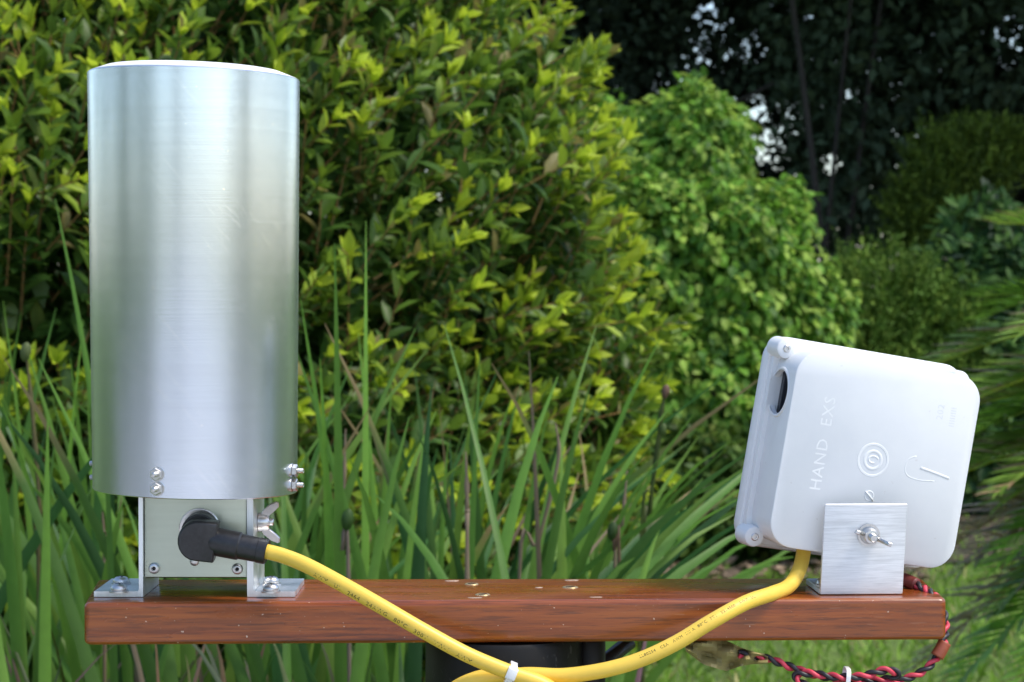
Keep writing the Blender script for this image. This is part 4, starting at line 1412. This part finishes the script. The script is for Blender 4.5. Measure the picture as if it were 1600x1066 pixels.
for sx in (-1, 1):
    for sy in (-1, 1):
        if sx == 1 and sy == -1: continue
        Mc = MB @ Matrix.Translation((sx * (bw / 2 - 0.0005), sy * (bh / 2 - 0.0015), 0))
        if sx == 1: Mc = Mc @ Matrix.Translation((-0.0022, -0.0016, -0.002))
        bo = mobj('screw_boss', *xf(Mc, lathe([(0.0058, -DB - 0.001), (0.0055, -DB + 0.0105), (0.0051, -DB + 0.0120), (0.0042, -DB + 0.0125)], 24)), M_WHITE, jb, True, 35)
        sc = mobj('boss_screw', *xf(Mc, lathe([(0.0021, -DB + 0.0120), (0.0021, -DB + 0.0128), (0.0016, -DB + 0.0132), (0.0009, -DB + 0.0132), (0.0008, -DB + 0.0126), (0.0001, -DB + 0.0126)], 16)), M_STEEL, bo, True, 30)

# raised marks on the face
def on_face(px, py):
    """pixel -> local face coordinates"""
    n = (MB.to_3x3() @ Vector((0, 0, 1)))
    d = ray(px, py)
    t = (bc - _C).dot(n) / d.dot(n)
    return MB.inverted() @ (_C + d * t)


EM = 0.00016
c1 = on_face(1364, 719)


def ringmark(cx, cy, r, w):
    return xf(Matrix.Translation((cx, cy, 0)), lathe([(r + w, -0.0002), (r + w * 0.6, EM), (r - w * 0.6, EM), (r - w, -0.0002)], 40, False, False))


marks = [ringmark(c1.x, c1.y, 0.0082, 0.00085), ringmark(c1.x, c1.y, 0.0046, 0.0011)]
sw = [(c1.x + 0.0030 * math.cos(a) * (1 - i * 0.03), c1.y + 0.0022 * math.sin(a) * (1 - i * 0.03), 0.0001) for i, a in enumerate(np.linspace(0.4, 5.2, 12))]
marks.append(tube([Vector((p[0], p[1], -0.0005)) for p in sw], 0.0008, 8, (0, 0, 1)))
mobj('embossed_ring', *xf(MB, join(*marks)), M_WHITE, jb, True, 40)
# logo: an open C with a bar and a small notch
lg = [on_face(x, y) for x, y in ((1432, 713), (1420, 718), (1414, 733), (1420, 745), (1440, 751), (1460, 752))]
lb = [on_face(x, y) for x, y in ((1438, 731), (1460, 739), (1483, 748))]
ln = [on_face(x, y) for x, y in ((1452, 735), (1460, 724), (1466, 733))]
mobj('embossed_logo', *xf(MB, join(*[tube(catmull([Vector((p.x, p.y, -0.00088)) for p in q], 5), r_, 8, (0, 0, 1)) for q, r_ in ((lg, 0.00105), (lb, 0.0012), (ln, 0.0007))])), M_WHITE, jb, True)


def face_text(s, size, px, py, ang):
    p = on_face(px, py)
    tv = text_shape(s, size, 0.000035, 1.1)
    return mobj('embossed_lettering', *xf(MB @ Matrix.Translation((p.x, p.y, -0.000015)) @ Matrix.Rotation(math.radians(ang), 4, 'Z'), tv), M_WHITE, jb, False)


face_text('HAND  EXS', 0.0088, 1281, 768, 90)
face_text('202', 0.0052, 1472, 657, 90)
face_text('IIIIIIII', 0.0044, 1490, 668, 90)
fs = [on_face(x, y) for x, y in ((1352, 768), (1358, 775), (1364, 783))]
mobj('sprue_mark', *xf(MB, join(ringmark(fs[1].x, fs[1].y, 0.0024, 0.0005), tube([Vector((p.x, p.y, 0.0002)) for p in fs], 0.0005, 6, (0, 0, 1)))), M_WHITE, jb)

# --------------------------------- bracket that carries the box
q0 = G(1346, 930, ZT)
RY = 0.045
MBR = Matrix.Translation((q0.x, q0.y, ZT)) @ Matrix.Rotation(RY, 4, 'Z')
bk = thing('plate_bracket', (q0.x, q0.y, ZT), 'square brushed aluminium bracket plate holding the white box with a wing nut', 'bracket')
pw, ph, pt = 0.0424, 0.0466, 0.003
rollp = 0.052
plate = xf(MBR, [[], []]) if False else box(-pw / 2, pw / 2, 0, pt, 0.0002, ph, 0.0005)
pv = [Vector((v.x + rollp * (v.z), v.y, v.z)) for v in plate[0]]
mobj('plate', [MBR @ v for v in pv], plate[1], M_ALU, bk, True, 30)
foot = box(-pw / 2, pw / 2, pt + 0.0001, 0.040, 0.0002, 0.0032, 0.0004)
ft = mobj('foot', [MBR @ v for v in foot[0]], foot[1], M_ALU_SMALL, bk, True, 30)
for dx, dy in ((-0.0155, 0.018), (0.012, 0.022)):
    mobj('pan_head_screw', *xf(MBR @ Matrix.Translation((dx, dy, 0.0032)), lathe([(0.0045, 0), (0.0045, 0.0008), (0.0038, 0.0024), (0.0022, 0.0034), (0.0002, 0.0036)], 22)), M_STEEL, bk)
wp = W(1357, 836, q0.y)
Mw2 = frame((wp.x, q0.y - 0.0003, wp.z), (0.10, -1, -0.06), (0.93, 0, -0.36))
lathe_w = lathe([(0.0058, -0.0001), (0.0058, 0.0008), (0.0040, 0.0009)], 24)
mobj('washer', *xf(Mw2, lathe_w), M_STEEL, bk, True, 35)
w2 = mobj('wing_nut', *xf(Mw2 @ Matrix.Translation((0, 0, 0.0008)) @ Matrix.Diagonal((0.92, 0.92, 0.9, 1)), wingnut()), M_STEEL, bk, True, 35)
bl_, z_ = [], 0.004
while z_ < 0.0100:
    bl_ += [(0.0020, z_), (0.0017, z_ + 0.0003)]; z_ += 0.0006
mobj('bolt_end', *xf(Mw2, lathe(bl_ + [(0.0016, 0.0102), (0.0003, 0.0103)], 16)), M_STEEL, w2, True, 40)

# --------------------------------- twisted red and black wire
wire_px = [(1395, 903, 1.105), (1418, 908, 1.100), (1440, 918, 1.092), (1460, 931, 1.080), (1470, 946, 1.092), (1477, 968, 1.090), (1477, 990, 1.084), (1473, 1010, 1.076), (1458, 1035, 1.068), (1435, 1053, 1.066),
           (1405, 1064, 1.064), (1380, 1072, 1.062), (1340, 1078, 1.060), (1290, 1076, 1.060), (1252, 1068, 1.062), (1244, 1056, 1.063), (1262, 1052, 1.062), (1310, 1058, 1.059), (1350, 1056, 1.057), (1385, 1047, 1.058), (1402, 1054, 1.060),
           (1380, 1062, 1.064), (1330, 1063, 1.066), (1280, 1056, 1.066), (1240, 1044, 1.066), (1205, 1031, 1.066), (1180, 1026, 1.066), (1155, 1022, 1.066)]
wpts = catmull([W(*p) for p in wire_px], 26)
wfr = path_frames(wpts)
wc = [0.0]
for a_, b_ in zip(wpts, wpts[1:]): wc.append(wc[-1] + (b_ - a_).length)
wr = thing('twisted_wire', (W(1322, 1062, 1.06).x, 1.06, W(1322, 1062, 1.06).z), 'twisted red and black wire pair running round the plank end', 'wire')
for k, (nm_, mt_) in enumerate((('red_strand', M_RED), ('black_strand', M_BLKW))):
    ps = []
    for (p, T, n_, b_), s_ in zip(wfr, wc):
        a = 2 * math.pi * s_ / 0.0125 + k * math.pi
        ps.append(p + (n_ * math.cos(a) + b_ * math.sin(a)) * 0.0011)
    mobj(nm_, *tube(ps, 0.00118, 8), mt_, wr)
hs = catmull([W(*p) for p in [(1393, 902, 1.105), (1415, 907, 1.1005), (1432, 914, 1.0955)]], 8)
mobj('heatshrink', *tube(hs, 0.0036, 12), M_HEATSHRINK, wr)
mobj('heatshrink', *tube(catmull([W(*p) for p in [(1476, 1004, 1.0695), (1470, 1016, 1.0685), (1464, 1026, 1.0680)]], 5), 0.0035, 12), mat_simple('rust_heatshrink', (0.30, 0.07, 0.03), 0.45), wr)
tp2 = W(1322, 1062, 1.0625)
Mt2 = frame(tp2, (1, 0, -0.1), (0, -1, 0))
ring = rrect(0.0140, 0.0125, 0.004, 5); ringi = rrect(0.0126, 0.0111, 0.0034, 5)
v, f = loops([[(x, y, z) for x, y in rg] for rg, z in ((ringi, -0.0011), (ring, -0.0011), (ring, 0.0011), (ringi, 0.0011))], False, False)
n_ = len(ring)
f += [(j, (j + 1) % n_, 3 * n_ + (j + 1) % n_, 3 * n_ + j) for j in range(n_)]
t2 = thing('cable_tie', tp2, 'narrow white cable tie round the bundled red and black wire', 'cable tie')
mobj('strap', *xf(Mt2, (v, f)), M_TIE, t2, True, 30)
mobj('tie_head', *xf(Mt2 @ Matrix.Translation((0.001, 0.0068, 0)), rr_solid([(0.0046, 0.0034, 0.0008, -0.0018), (0.0046, 0.0034, 0.0008, 0.0018)], 3)), M_TIE, t2, True, 30)

# --------------------------------- strip of tape holding the wire under the plank
tv, tf = [], []
nu, nv = 22, 8
topc = [(1068, 1001), (1100, 1001), (1135, 1001), (1158, 1012), (1175, 1018), (1200, 1023)]
botc = [(1072, 1018), (1098, 1038), (1134, 1049), (1158, 1041), (1176, 1038), (1200, 1037)]


def lerp_list(L, t):
    x = t * (len(L) - 1); i = min(int(x), len(L) - 2); f_ = x - i
    return (L[i][0] * (1 - f_) + L[i + 1][0] * f_, L[i][1] * (1 - f_) + L[i + 1][1] * f_)


for sidev in (0, 1):
    for i in range(nu + 1):
        for j in range(nv + 1):
            a_ = lerp_list(topc, i / nu); b_ = lerp_list(botc, i / nu); t = j / nv
            yd = 1.066 + 0.004 * math.sin(i * 0.9 + j * 0.7) - 0.003 * math.cos(i * 0.37 - j * 1.1) + (0.0007 if sidev else 0) + (-0.004 * math.sin(math.pi * t) if i > 14 else 0)
            tv.append(W(a_[0] * (1 - t) + b_[0] * t, a_[1] * (1 - t) + b_[1] * t, yd))
nn = (nu + 1) * (nv + 1)
for s_ in (0, 1):
    for i in range(nu):
        for j in range(nv):
            a = s_ * nn + i * (nv + 1) + j
            q = (a, a + nv + 1, a + nv + 2, a + 1)
            tf.append(q if s_ == 0 else q[::-1])
rim = [i * (nv + 1) for i in range(nu + 1)] + [nu * (nv + 1) + j for j in range(1, nv + 1)] + [i * (nv + 1) + nv for i in range(nu - 1, -1, -1)] + [j for j in range(nv - 1, 0, -1)]
for a, b in zip(rim, rim[1:] + rim[:1]): tf.append((a, b, nn + b, nn + a))
tpo = mobj('tape_strip', tv, tf, M_TAPE, None, True, 25, loc=W(1120, 1003, 1.066))
tag(tpo, 'crumpled olive-brown tape strip holding the wire end under the plank', 'tape')
